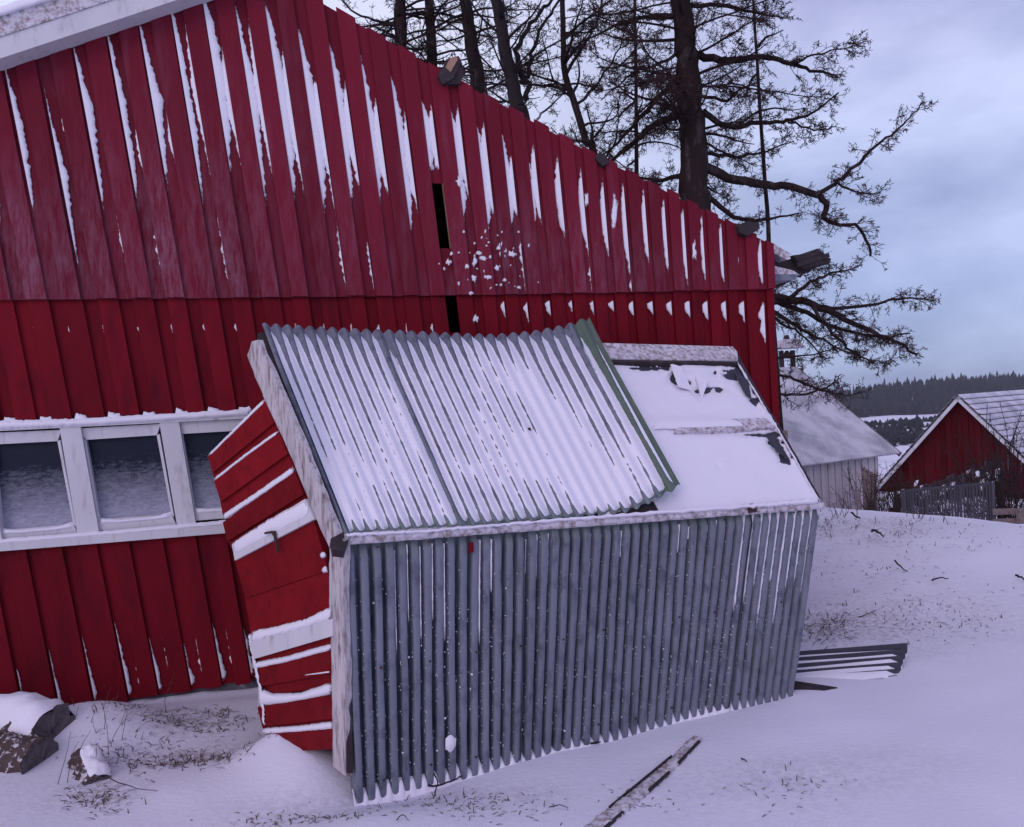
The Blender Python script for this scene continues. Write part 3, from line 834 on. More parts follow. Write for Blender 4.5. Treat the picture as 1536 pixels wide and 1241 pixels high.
# top rail of the front
rl0, rl1 = A3 + FRONTN * .025 + Zu * .012, B3 + FRONTN * .02 + Zu * .0
V = []; nseg = 60
for i in range(nseg):
    t = i / (nseg - 1); p = rl0 * (1 - t) + rl1 * t; h_ = .024 + .004 * random.random() - .006 * t
    wv = random.uniform(-.003, .003)
    for (a_, b_) in ((-.05, h_), (.018 + wv, h_), (.022 + wv, -h_), (-.05, -h_), (-.05, h_)):
        V.append(p + FRONTN * a_ + Zu * b_)
mk('top_rail', V, grid_faces(nseg, 5), M['wood_frost'], shed)
v, f = snow_strip([(520, 800), (640, 795), (860, 776), (1120, 757), (1226, 748)], [(520, 806), (640, 799), (860, 781), (1120, 763), (1228, 755)], .0, .02, Plane(A3 + FRONTN * .045, FRONTN), rag=1.6, n=150)
mk('snow_ledge', v, f, M['snow'], shed, smooth=True)
v, f = prism([ROOF.hit(*q, .02) for q in ((905, 775), (980, 752), (990, 770), (905, 782))], -ROOF.n * .02); mk('board_end', v, f, M['wood_dark'], shed)
v, f = prism([FRONT.hit(*q, .05) for q in ((1122, 759), (1134, 756), (1136, 768), (1124, 770))], -FRONTN * .04); mk('bracket', v, f, M['rust'], shed)

# roof deck (tar paper on boards)
deck_px = [(396, 500), (1105, 528), (1166, 640), (1229, 752), (514, 806)]
f_ = [ROOF.hit(*p, -.004) for p in deck_px]
v, f = prism(f_, -ROOF.n * .03); mk('roof_deck', v, f, M['tar'], shed)
# snow on the open right half of the deck; it thins out to bare tar in patches
lx = lambda y: np.interp(y, [535, 790], [860, 900])
rx = lambda y: np.interp(y, [535, 640, 752], [1108, 1166, 1231])
nr, nc = 120, 150; V = []
for i in range(nr):
    v_ = i / (nr - 1)
    yt_l, yb_l = 530, 782
    for j in range(nc):
        u_ = j / (nc - 1)
        yl = 528 + v_ * (786 - 528); yr = 540 + v_ * (752 - 540)
        y = yl * (1 - u_) + yr * u_
        x_ = lx(y) * (1 - u_) + rx(y) * u_
        h_ = 0.016 + .010 * float(fbm(x_ / 60, y / 40, 3))
        def hole(cx, cy, sx, sy, a_): 
            return a_ * math.exp(-((x_ - cx) / sx) ** 2 - ((y - cy) / sy) ** 2)
        nz = .55 + .9 * float(fbm(x_ / 9 + 4, y / 7, 3))
        h_ -= 1.5 * nz * (hole(1095, 560, 22, 10, .045) + hole(1118, 560, 12, 16, .05) + hole(1135, 590, 10, 26, .04) + hole(1068, 587, 22, 6, .05) + hole(1018, 575, 18, 8, .04) + hole(1010, 556, 8, 10, .04) + hole(985, 553, 40, 5, .03)
                    + hole(1165, 660, 12, 10, .06) + hole(1182, 685, 12, 12, .05) + hole(1140, 653, 24, 3, .035) + hole(1078, 700, 6, 12, .008))
        h_ -= .03 * (1 - sstep(0, .012, 1 - u_)) + .02 * (1 - sstep(0, .03, 1 - v_)) 
        h_ += .02 * math.exp(-((y - (634 - (x_ - 1100) * .01)) / 9) ** 2) * (x_ < 1175)
        V.append(ROOF.hit(x_, y, h_))
mk('roof_snow', V, grid_faces(nr, nc), M['snow'], shed, smooth=True)
# battens of the deck
def rprism(pts, d0, d1, name, m, label=None):
    f_ = [ROOF.hit(p[0], p[1], d1) for p in pts]; v, f = prism(f_, -ROOF.n * (d1 - d0)); return mk(name, v, f, m, shed, label=label)
rprism([(880, 514), (1099, 520), (1106, 528), (1107, 541), (905, 538)], -.02, .05, 'batten', M['wood_frost'], 'upper batten across the roof')
rprism([(905, 538), (1107, 541), (1107, 545), (905, 543)], -.02, .04, 'batten_edge', M['wood_dark'])
rprism([(1015, 631), (1150, 627), (1164, 641), (1095, 646), (1012, 649)], -.02, .040, 'batten', M['wood_frost'], 'lower batten across the roof')
v, f = snow_strip([(985, 629), (1040, 627), (1100, 627)], [(980, 644), (1040, 643), (1120, 640)], .036, .012, ROOF, n=30); mk('snow_ledge', v, f, M['snow'], shed, smooth=True)
v, f = snow_strip([(1100, 527), (1108, 545), (1166, 640), (1228, 748)], [(1104, 527), (1112, 545), (1170, 640), (1232, 749)], .004, .012, ROOF, n=70, rag=.5); mk('roof_edge', v, f, M['wood_dark'], shed)
v, f = snow_strip([(1098, 530), (1105, 545), (1163, 640), (1225, 748)], [(1101, 530), (1108.5, 545), (1166, 640), (1228.5, 749)], .012, .012, ROOF, n=70, rag=.9); mk('snow_ledge', v, f, M['snow'], shed, smooth=True)
# torn, lifted flaps of tar paper with snow on them
for q, (pts, h_) in enumerate((([(1005, 545), (1022, 550), (1040, 590), (1050, 602), (1036, 585), (1018, 580)], .035), ([(1042, 560), (1062, 572), (1052, 602), (1048, 580)], .03), ([(1100, 556), (1122, 570), (1128, 600), (1118, 590)], .03), ([(1150, 655), (1172, 668), (1185, 690), (1165, 676)], .03))):
    f_ = [ROOF.hit(p[0], p[1], h_ * (1 if i % 2 else .4) + .008) for i, p in enumerate(pts)]
    v, f = prism(f_, -ROOF.n * .006); mk('torn_flap', v, f, M['snow'] if q < 2 else M['tar'], shed)

# corrugated roof sheets lying askew on the deck
T_x = [393, 450, 520, 600, 680, 740, 800, 850, 884]
T_y = [491, 495, 499, 502, 506, 508, 503, 493, 481]
Bx = [517, 640, 760, 880, 945, 985, 1021]
By = [803, 795, 786, 775, 766, 748, 728]
NQ = 29
amp = 0.0135
def sheet_pt(u, v, d):
    tx = 393 + (884 - 393) * u; ty = float(np.interp(tx, T_x, T_y))
    bx = 517 + (1021 - 517) * u; by = float(np.interp(bx, Bx, By))
    ty -= 7.0 * (.5 + .5 * math.cos(2 * math.pi * (u * NQ - .25))) ** .5 * max(0, 1 - v * 6)
    by += 3.0 * math.cos(2 * math.pi * (u * NQ - .25)) * max(0, v * 8 - 7)
    x_ = tx * (1 - v) + bx * v
    y_ = ty * (1 - v) + by * v
    sag = 0.030 + 0.075 * float(sstep(.80, 1.0, u)) + .012 * math.sin(math.pi * v)
    return ROOF.hit(x_, y_, sag + d)
def sheet(q0, q1, m, doff, name, label):
    nc = int((q1 - q0) * 14); nr = 26; V = []
    for i in range(nr):
        v = i / (nr - 1)
        for j in range(nc + 1):
            q = q0 + (q1 - q0) * j / nc
            V.append(sheet_pt(q / NQ, v, amp * math.cos(2 * math.pi * (q - .25)) + doff))
    o = mk(name, V, grid_faces(nr, nc + 1), m, shed, smooth=True, label=label)
    return o
o = sheet(0, 10.6, M['metal'], 0, 'roof_sheet', 'left corrugated roof sheet with open snow stripes')
o2 = sheet(10.3, 20.8, M['metal'], .004, 'roof_sheet', 'middle corrugated roof sheet under deep snow')
o3 = sheet(20.5, 27.9, M['metal'], .001, 'roof_sheet', 'right corrugated roof sheet')
o4 = sheet(27.45, 29.0, M['green'], .006, 'roof_sheet', 'green corrugated sheet along the right edge')
for ob in (o, o2, o3):
    n_ = len(ob.data.vertices); nr = 26; nc = n_ // nr
    set_attr(ob, 'green', np.repeat(np.clip((np.linspace(0, 1, nr) - .86) * 8, 0, 1), nc))
# snow lying in the corrugations
nr, nc = 130, NQ * 12; V = []
for i in range(nr):
    v = i / (nr - 1)
    for j in range(nc + 1):
        q = .52 + (NQ - .95) * j / nc; u = q / NQ
        ph = 2 * math.pi * (q - .25)
        lvl = np.interp(u, [0, .12, .3, .38, .5, .78, .86, .95, 1.0], [.42, .47, .58, .76, 1.02, 1.08, .68, .36, .2])
        mid = np.interp(v, [0, .05, .15, .45, .75, .93, .985, 1.0], [-1.5, -.60, -.18, .05, .16, .08, -.6, -1.5])
        lvl = lvl * .9 + mid + .42 * float(fbm(q * .16 + 3, v * 2.2 + 1, 2)) + .13 * float(fbm(q * 1.3, v * 60, 2)) + .16 * float(fbm(int(q) * 7.3, v * 7, 2))
        if 9.9 < q < 10.9: lvl -= .55
        d = amp * (lvl + .36 * math.cos(ph) + .44 * math.sin(ph)) + .001
        V.append(sheet_pt(u, .006 + v * .985, d))
mk('sheet_snow', V, grid_faces(nr, nc + 1), M['snow'], shed, smooth=True)
c = sheet_pt(.66, .50, .02)
p_ = at(794, 644, c[1]); 
mb = MB(); mb.box(ROOF.hit(794, 644, .058), unit(B3 - A3) * .008, np.cross(ROOF.n, unit(B3 - A3)) * .008, ROOF.n * .006); mb.build('bolt_head', M['rust'], shed)
# dark strip painting in the shaded gap between barge board and sheet
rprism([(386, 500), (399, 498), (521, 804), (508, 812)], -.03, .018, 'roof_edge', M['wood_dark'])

# barge board (worn white) and corner post
BG = Plane(ROOF.hit(440, 650, .0), ROOF.n * .55 + END.n * .6)
def strip_solid(left, right, plane, d0, d1, name, m, n=30, jit=.8, parent=shed, label=None):
    left, right = np.asarray(left, float), np.asarray(right, float)
    V = []
    r = np.random.default_rng(len(left) + int(left[0, 0]))
    t = np.linspace(0, 1, n); tl = np.linspace(0, 1, len(left)); tr = np.linspace(0, 1, len(right))
    for i in range(n):
        a_ = np.array([np.interp(t[i], tl, left[:, 0]), np.interp(t[i], tl, left[:, 1])]) + r.normal(0, jit, 2) * .5
        b_ = np.array([np.interp(t[i], tr, right[:, 0]), np.interp(t[i], tr, right[:, 1])]) + r.normal(0, jit, 2) * .5
        fa, fb = plane.hit(*a_, d1), plane.hit(*b_, d1)
        e1, e2 = plane.hit(*(a_ * .96 + b_ * .04), d1 + .004), plane.hit(*(a_ * .06 + b_ * .94), d1 + .004)
        V += [fa - plane.n * (d1 - d0), fa, e1, e2, fb, fb - plane.n * (d1 - d0), fa - plane.n * (d1 - d0)]
    F = [tuple(q) for q in grid_faces(n, 7)]
    F.append((0, 1, 2, 3, 4, 5)); b0 = (n - 1) * 7; F.append((b0 + 5, b0 + 4, b0 + 3, b0 + 2, b0 + 1, b0))
    return mk(name, V, F, m, parent, label=label)
BGP = Plane(A3, unit(END.n * .8 + ROOF.n * .3))
strip_solid([(378, 512), (371, 534), (384, 568), (397, 599), (430, 670), (455, 730), (476, 782), (494, 822)],
            [(387, 510), (391, 522), (409, 560), (424, 595), (450, 655), (473, 715), (492, 762), (510, 808)], END, .0, .03, 'barge_board', M['white_worn'], label='worn white board along the roof edge')
strip_solid([(494, 822), (494, 900), (497, 1000), (500, 1150)], [(517, 806), (515, 900), (519, 1000), (520, 1166)], END, -.005, .028, 'corner_post', M['white_worn'])
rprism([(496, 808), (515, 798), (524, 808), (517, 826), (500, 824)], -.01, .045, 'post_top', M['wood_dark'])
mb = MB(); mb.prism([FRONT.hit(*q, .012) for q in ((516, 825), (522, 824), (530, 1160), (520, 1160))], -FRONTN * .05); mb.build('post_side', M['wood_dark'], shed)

# red end wall, plank by plank
def eprism(pts, d0, d1, name, m, label=None):
    f_ = [END.hit(p[0], p[1], d1) for p in pts]; v, f = prism(f_, -END.n * (d1 - d0)); return mk(name, v, f, m, shed, label=label)
planks = [  # TL, TR, BR, BL, raised
    ((312, 685), (398, 601), (411, 634), (319, 709), 1), ((318, 706), (411, 630), (418, 650), (322, 722), 0),
    ((321, 722), (418, 648), (431, 681), (331, 753), 1), ((330, 750), (431, 676), (441, 704), (335, 779), 0),
    ((334, 784), (442, 707), (455, 742), (341, 812), 1), ((339, 808), (455, 738), (462, 752), (347, 822), 0),
    ((352, 838), (470, 778), (492, 856), (368, 898), 1), ((367.5, 899), (492, 857), (497, 918), (377, 952), 1),
    ((379, 985), (499, 952), (499, 968), (378, 998), 0),
    ((378, 1004), (499, 974), (500, 1010), (390, 1030), 1), ((388, 1027), (500, 1008), (500, 1030), (396, 1044), 0),
    ((386, 1061), (501, 1042), (501, 1078), (393, 1090), 1), ((393, 1088), (501, 1076), (501, 1088), (394, 1095), 0),
    ((397, 1100), (503, 1093), (503, 1124), (440, 1127), 1)]
for tl, tr, br, bl, r_ in planks:
    eprism([tl, tr, br, bl], -.02, .022 if r_ else .002, 'plank', M['red_shed'])
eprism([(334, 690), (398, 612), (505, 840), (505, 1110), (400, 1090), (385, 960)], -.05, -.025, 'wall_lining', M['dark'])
def er(top, bot, fill, th_, nm='snow_ledge', rag=.6, n=None, seed=0):
    v, f = snow_strip(top, bot, fill, th_, END, rag=rag * 1.2, n=n, seed=seed); o_ = mk(nm, v, f, M['powder'], shed, smooth=True)
    nn_ = len(v) // 5; ex_ = np.clip(np.minimum(np.arange(nn_), nn_ - 1 - np.arange(nn_)) / 2.5, .2, 1)
    set_attr(o_, 'cover', np.array([.25, .95, 1, .85, .12])[:, None] * ex_[None, :]); return o_
eprism([(348, 817), (457, 749), (471, 779), (352, 841)], 0, .042, 'door_rail', M['white'])
eprism([(375, 963), (499, 928), (499, 954), (380, 989)], 0, .042, 'door_rail', M['white'])
er([(347, 815), (400, 781), (459, 748)], [(351, 834), (403, 806), (468, 772)], .036, .014, rag=.8)
er([(312, 682), (350, 644), (397, 597)], [(314, 686), (353, 648), (399, 603)], .010, .016, rag=.4)
er([(320, 718), (366, 682), (417, 645)], [(322, 723), (369, 686), (419, 650)], .004, .022, rag=.5)
er([(332, 773), (385, 738), (440, 699)], [(335, 783), (389, 747), (444, 709)], .004, .028, rag=.7)
er([(376, 947), (420, 938), (460, 928), (499, 908)], [(374, 966), (420, 954), (499, 931)], .030, .022, rag=1.0, seed=4)
er([(377, 994), (430, 984), (499, 964)], [(378, 1006), (430, 995), (499, 976)], .004, .034, rag=.6)
er([(450, 1013), (499, 1005)], [(455, 1014), (499, 1010)], .012, .012, rag=.4)
er([(387, 1030), (410, 1040), (450, 1039), (500, 1022)], [(386, 1062), (430, 1056), (500, 1043)], .004, .040, rag=.5)
er([(392, 1092), (450, 1088), (501, 1081)], [(393, 1103), (450, 1099), (502, 1095)], .004, .036, rag=.6)
er([(371, 950), (378, 990), (390, 1045), (394, 1090)], [(377, 950), (384, 990), (395, 1045), (399, 1090)], .012, .02, rag=1.6, n=44)
for q in range(16):
    x_ = random.uniform(372, 398); y_ = random.uniform(1010, 1040)
mb = MB()
for tl, tr, br, bl, r_ in planks:
    if not r_: continue
    for t in (.12, .88):
        px_ = (tl[0] * (1 - t) + tr[0] * t + bl[0] * (1 - t) + br[0] * t) / 2; py_ = (tl[1] * (1 - t) + tr[1] * t + bl[1] * (1 - t) + br[1] * t) / 2
        mb.box(END.hit(px_, py_, .024), Zu * .004, unit(np.cross(END.n, Zu)) * .004, END.n * .002)
mb.build('nail_heads', M['rust'], shed, kind='stuff')
# frost spikes along the planks
for (x_, y_) in ((484, 833), (487, 855)):
    er([(x_ - 5, y_ - 2), (x_, y_ - 6), (x_ + 6, y_ - 3)], [(x_ - 4, y_ + 3), (x_, y_ + 5), (x_ + 6, y_ + 4)], .02, .02, 'snow_clump', rag=.8, n=8, seed=int(y_))
# hook and strap of the door rail
hk = MB()
pts = [END.hit(*p, .055) for p in ((398, 800), (408, 798), (412, 803), (411, 797), (414, 812), (417, 829))]
for a_, b_ in ((0, 1), (1, 2), (3, 4), (4, 5)): hk.bar(pts[a_], pts[b_], .012, .012, up=END.n)
hk.build('door_hook', M['rust'], shed)
# snow between the jagged feet of the front sheets
V = []
n = 420
for i in range(n):
    u = i / (n - 1); jj = u * NR
    c = rib(jj)
    foot = quad3(u, 1.0)
    z = ground_h(foot[0], foot[1])
    gz = max(z, foot[2] - .02)
    up_ = .040 * (1 - c) * (.15 + 1.1 * vnoise(jj * .9, 2))
    gh = lambda o_, dz: (lambda a_: np.array([a_[0], a_[1], float(ground_h(a_[0], a_[1])) + dz]))(foot + FRONTN * o_)
    V += [foot - FRONTN * .03 + Zu * (.012 + up_), foot - FRONTN * .004 + Zu * (.004 + up_ * .8), gh(.012, .006 + up_ * .25), gh(.03, -.02)]
mk('foot_snow', V, grid_faces(n, 4), M['snow'], shed, smooth=True)

# ------------------------------------------------------------------ loose corrugated sheet on the snow
def loose_sheet():
    pr = empty('loose_metal_sheet', ground_at(1280, 1000, 0), 'loose corrugated metal sheet half buried in snow beside the end of the shed', 'metal sheet')
    zb = 0.045
    def gp(x_, y_, off):
        p = ground_at(x_, y_, 0.0)
        for _ in range(3): p = ground_at(x_, y_, float(ground_h(p[0], p[1])) + off)
        return p
    a_ = gp(1100, 990, .05); b_ = gp(1362, 970, .10)
    c_ = gp(1344, 1024, -.035); d_ = gp(1100, 1044, -.05)
    nr_, nc_ = 70, 14; V = []; S = []
    for i in range(nr_):
        v = i / (nr_ - 1)
        for j in range(nc_):
            u = j / (nc_ - 1)
            p = (a_ * (1 - u) + b_ * u) * (1 - v) + (d_ * (1 - u) + c_ * u) * v
            c = math.cos(2 * math.pi * v * 5.5)
            V.append(p + Zu * (.026 * c))
            lv = .30 + 1.3 * float(sstep(.55, .9, v)) * (1 - .0 * u) - (1.6 if u > .985 else 0) + .25 * math.sin(u * 4 + v * 9)
            if v < .1: lv -= .5
            S.append(p + Zu * (.026 * (lv * .8 + .10) + .002))
    mk('sheet', V, grid_faces(nr_, nc_), M['tar'], pr, smooth=True)  # metal in the dark tar colour, painting in shade on the rib fronts
    mk('snow_cover', S, grid_faces(nr_, nc_), M['snow'], pr, smooth=True)
    mb = MB()
    q = [gp(1184, 1020, .02), gp(1256, 1031, .008), gp(1236, 1035, .006), gp(1186, 1034, .006)]
    mb.prism(q, -Zu * .05); mb.build('folded_edge', M['wood_dark'], pr)
loose_sheet()

# ------------------------------------------------------------------ plank half buried in front
def buried_plank():
    p0 = ground_at(856, 1262, .02); p1 = ground_at(1046, 1103, .012)
    side = unit(np.cross(unit(p1 - p0), Zu))
    V = []; n_ = 60
    rr = np.random.default_rng(5)
    for i in range(n_):
        t = i / (n_ - 1)
        wd = .044 * (1 - .35 * t) + .004 * rr.normal()
        p = p0 * (1 - t) + p1 * t
        gz = float(ground_h(p[0], p[1]))
        z = gz + .012 + .003 * rr.normal()
        for a_, b_ in ((-wd, -.03), (-wd, 0), (-wd * .5, .004), (wd * .5, .002), (wd, 0), (wd, -.03)):
            V.append(np.array([p[0], p[1], z + b_]) + side * (a_ + .002 * rr.normal()))
    o = mk('plank', V, grid_faces(n_, 6), M['wood_frost'])
    tag(o, 'rough snow dusted plank half buried in the snow in front of the shed', 'plank')
    mb = MB()
    for t0, t1, s_ in ((.05, .30, 1), (.50, .68, 1), (.76, .97, 1), (.3, .8, -1)):
        a_ = p0 * (1 - t0) + p1 * t0; b_ = p0 * (1 - t1) + p1 * t1
        a_[2] = ground_h(a_[0], a_[1]) + .012; b_[2] = ground_h(b_[0], b_[1]) + .012
        wd = .040 if s_ > 0 else .044
        mb.bar(a_ + side * wd * s_ * (1 - .3 * t0), b_ + side * wd * s_ * (1 - .3 * t1), .005 if s_ < 0 else .011, .013)
    mb.build('split_edge', M['wood_dark'], None).parent = o
buried_plank()

# ------------------------------------------------------------------ logs at the left
def log(name, c, ax, r, L, label, cap=True, seed=0, sq=1.0):
    rr = np.random.default_rng(seed)
    pr = empty(name, c, label, 'log', None)
    ax = unit(ax); sd_ = unit(np.cross(ax, Zu)); upv = np.cross(sd_, ax)
    n_, m_ = 26, 36; V = []
    for i in range(n_):
        t = i / (n_ - 1) - .5
        for j in range(m_):
            th_ = 2 * math.pi * j / m_
            rad = r * (1 + .26 * float(fbm(t * 11 + seed, math.cos(th_) * 2.2 + 5 + math.sin(th_) * 1.7, 4)) + .09 * rr.normal() * .7)
            V.append(np.array(c) + ax * t * L + sd_ * math.cos(th_) * rad + upv * math.sin(th_) * rad * sq)
    F = []
    for i in range(n_ - 1):
        for j in range(m_):
            F.append((i * m_ + j, i * m_ + (j + 1) % m_, (i + 1) * m_ + (j + 1) % m_, (i + 1) * m_ + j))
    mk('bark', V, F, M['logbark'], pr, smooth=True)
    for sgn in (0, n_ - 1):
        ring = V[sgn * m_:(sgn + 1) * m_]; cc = np.mean(ring, 0)
        V2 = [cc] + [cc + (p - cc) * .5 + ax * .004 * rr.normal() for p in ring] + [p + ax * (.004 if sgn else -.004) for p in ring]
        F2 = [(0, 1 + j, 1 + (j + 1) % m_) for j in range(m_)] + [(1 + j, 1 + m_ + j, 1 + m_ + (j + 1) % m_, 1 + (j + 1) % m_) for j in range(m_)]
        mk('sawn_end', V2, F2, M['logend'], pr)
    if cap:
        V3 = []; q_ = 15
        for i in range(n_):
            t = (i / (n_ - 1) - .5) * .98
            for j in range(q_):
                th_ = math.radians((20 if L > .5 else 62) + (140 if L > .5 else 92) * j / (q_ - 1))
                k_ = math.sin(math.pi * j / (q_ - 1)) ** .6 * min(1, min(i, n_ - 1 - i) / 2 + .15)
                rad = r * (1.0 + (.30 + .25 * float(fbm(t * 6 + seed, j * .35, 2))) * k_ + .02 * rr.normal() * k_)
                V3.append(np.array(c) + ax * t * L + sd_ * math.cos(th_) * rad + upv * math.sin(th_) * rad * sq)
        mk('snow_cap', V3, grid_faces(n_, q_), M['snow'], pr, smooth=True)
    return pr
e1 = ground_at(85, 1135, .0)
ax1 = unit([0.90, -0.42, 0.02])
yl = e1[1] + .02
endc = at(82, 1108, yl)
log('log', endc - ax1 * .45, ax1, .150, .9, 'thick snow capped log with a dark sawn end by the barn wall', seed=2, sq=1.1)
endc2 = at(72, 1150, yl - .22)
log('log', endc2 - unit([.9, -.2, -.02]) * .46 + Zu * .02, [.9, -.2, -.02], .125, .84, 'crumbling brown barked log lying lower in front of the sawn log', cap=False, seed=5)
endc3 = at(137, 1160, yl - .30)
log('log', endc3, [.62, -.70, -.34], .080, .26, 'short tipped log chunk with snow on its back and a dark underside', seed=9)

# ------------------------------------------------------------------ tubes for trees and twigs
class Tubes:
    def __init__(s): s.V = []; s.F = []; s.n = 0
    def add(s, P, R, k=4):
        P = np.asarray(P, float); n = len(P)
        R = np.broadcast_to(np.asarray(R, float), (n,))
        D = np.gradient(P, axis=0); D /= (np.linalg.norm(D, axis=1, keepdims=True) + 1e-9)
        ref = np.array([0.31, 0.95, 0.05]) if abs(D[0][1]) < .8 else np.array([.9, .1, .4])
        A = np.cross(D, ref); A /= (np.linalg.norm(A, axis=1, keepdims=True) + 1e-9); B = np.cross(D, A)
        th_ = np.arange(k) * 2 * math.pi / k
        ring = (A[:, None, :] * np.cos(th_)[None, :, None] + B[:, None, :] * np.sin(th_)[None, :, None]) * R[:, None, None] + P[:, None, :]
        s.V.append(ring.reshape(-1, 3))
        i = np.arange(n - 1)[:, None] * k; j = np.arange(k)[None, :]; j2 = (j + 1) % k
        f = np.stack([i + j, i + j2, i + k + j2, i + k + j], -1).reshape(-1, 4) + s.n
        s.F.append(f); s.n += n * k
    def build(s, name, m, parent=None, **kw):
        if not s.V: return None
        return mk(name, np.concatenate(s.V), np.concatenate(s.F), m, parent, smooth=True, **kw)

def wiggle(P0, d, L, n, r, amt, rr, droop=0.0, rise=0.0):
    P = [np.array(P0, float)]; d = unit(d)
    for i in range(n):
        d = unit(d + rr.normal(0, amt, 3) + Zu * (rise * (i / n) - droop * (1 - i / n)))
        P.append(P[-1] + d * L / n)
    return np.array(P)

def twigs_on(P, R, tb, rr, dens, ln, lev, amt=.22, spread=1.0, rise=.05, rmin=.0028, flat=0.5, start=.1):
    """side twigs along a polyline, recursing"""
    seg = np.linalg.norm(np.diff(P, axis=0), axis=1); cum = np.concatenate([[0], np.cumsum(seg)]); L = cum[-1]
    cnt = rr.poisson(dens * L * (1.75 if lev > 1 else 2.3))
    for _ in range(cnt):
        t = L * (start + (1 - start) * rr.random() ** .85)
        i = min(len(seg) - 1, int(np.searchsorted(cum, t) - 1)); i = max(i, 0)
        f = (t - cum[i]) / max(seg[i], 1e-6)
        p = P[i] * (1 - f) + P[i + 1] * f
        d0 = unit(P[i + 1] - P[i])
        side = rr.normal(0, 1, 3); side -= side @ d0 * d0; side = unit(side)
        side[2] *= (1 - flat * .5)
        d = unit(d0 * rr.uniform(.25, 1.0) + side * spread * rr.uniform(.6, 1.2))
        l = ln * rr.uniform(.35, 1.1) * (1 - .45 * t / L)
        r = max(rmin, min(R[i] * .5, l * .02))
        n = 5 if lev > 1 else 3
        Q = wiggle(p, d, l, n, r, amt, rr, droop=.08, rise=rise + .12)
        rad = np.linspace(r, rmin * .7, n + 1)
        tb.add(Q, rad, 3)
        if lev > 1: twigs_on(Q, rad, tb, rr, dens * 1.5, ln * .42, lev - 1, amt, spread, rise, rmin, flat, .15)

def smooth_poly(P, k=5, rr=None, jit=0.0):
    P = np.asarray(P, float); n = len(P); out_ = []
    for i in range(n - 1):
        p0, p1, p2, p3 = P[max(i - 1, 0)], P[i], P[i + 1], P[min(i + 2, n - 1)]
        for t in np.linspace(0, 1, k, endpoint=False):
            out_.append(.5 * ((2 * p1) + (-p0 + p2) * t + (2 * p0 - 5 * p1 + 4 * p2 - p3) * t * t + (-p0 + 3 * p1 - 3 * p2 + p3) * t ** 3))
    out_.append(P[-1]); out_ = np.array(out_)
    if rr is not None and jit: out_[1:] += rr.normal(0, jit, out_[1:].shape)
    return out_

def tree(label, trunk_px, Y, wpx, limbs, m='bark', auto=0, auto_l=(1.2, 2.4), auto_z=(0, 1), dens=9, ln=.55, lev=3, seed=1, topz=3.5, group=None, twig='twig', forks=(), name='bare_tree', updir=.25, rmin=.004, autostart=None):
    rr = np.random.default_rng(seed)
    pts = [at(x_, y_, Y) for x_, y_ in trunk_px]      # listed from bottom to top
    low_ = pts[0] + (pts[0] - pts[1]) / max(1e-3, (pts[1] - pts[0])[2]) * 1.0
    gz = float(ground_h(pts[0][0], Y)) - .3
    basep = pts[0] + unit(pts[0] - pts[1]) * 0; basep = np.array([pts[0][0] + .1, Y, gz])
    up_ = unit(pts[-1] - pts[-2]); top = pts[-1] + up_ * topz
    rad0 = wpx * .5 / FPX * Y
    P = smooth_poly([basep] + pts + [top], 6, rr, rad0 * .06)
    zz = (P[:, 2] - P[0, 2]) / (P[-1, 2] - P[0, 2])
    zf_ = (pts[0][2] - gz) / (top[2] - gz)
    Rr = rad0 * np.interp(zz, [0, zf_, 1], [1.35, 1.0, .25])
    root = empty(name, basep, label, 'tree', group)
    tb = Tubes(); tb.add(P, Rr, 12); tb.build('trunk', M[m], root)
    tw = Tubes()
    def limb(L3, r0, k=6, d_=dens, l_=ln):
        Q = smooth_poly(L3, 5, rr, .012)
        R_ = np.linspace(r0, max(.007, r0 * .22), len(Q))
        q = Tubes(); q.add(Q, R_, 6); q.build('limb', M[m], root)
        twigs_on(Q, R_, tw, rr, d_, l_, lev, start=.08, rmin=rmin)
    for (pxs, w0) in limbs:
        off = rr.uniform(-.25, .6)
        L3 = [at(x_, y_, Y + off * i / max(1, len(pxs) - 1) * 1.6) for i, (x_, y_) in enumerate(pxs)]
        limb(L3, w0 * .5 / FPX * Y)
    for (pxs, w0) in forks:
        L3 = smooth_poly([at(x_, y_, Y + .1) for x_, y_ in pxs], 6, rr, .02)
        L3 = np.concatenate([L3, [L3[-1] + unit(L3[-1] - L3[-3]) * 1.5]])
        R_ = np.linspace(w0 * .5 / FPX * Y, w0 * .2 / FPX * Y, len(L3))
        q = Tubes(); q.add(L3, R_, 8); q.build('limb', M[m], root)
        twigs_on(L3, R_, tw, rr, dens * .6, ln * 1.6, lev, start=.05, rmin=rmin)
    z0_ = autostart if autostart is not None else pts[0][2]
    for _ in range(auto):
        z = rr.uniform(z0_, pts[-1][2] + 1.2)
        i = int(np.argmin(abs(P[:, 2] - z))); p = P[i]
        az = rr.uniform(0, 2 * math.pi)
        d = np.array([math.cos(az), math.sin(az), updir + rr.normal(0, .18)])
        l = rr.uniform(*auto_l)
        Q = wiggle(p, d, l, 9, .03, .12, rr, droop=.10, rise=.14)
        R_ = np.linspace(rr.uniform(.018, .035), .007, len(Q))
        q = Tubes(); q.add(Q, R_, 5); q.build('limb', M[m], root)
        twigs_on(Q, R_, tw, rr, dens, ln, lev, start=.1, rmin=rmin)
    tw.build('twigs', M[twig], root, kind='stuff')
    return root

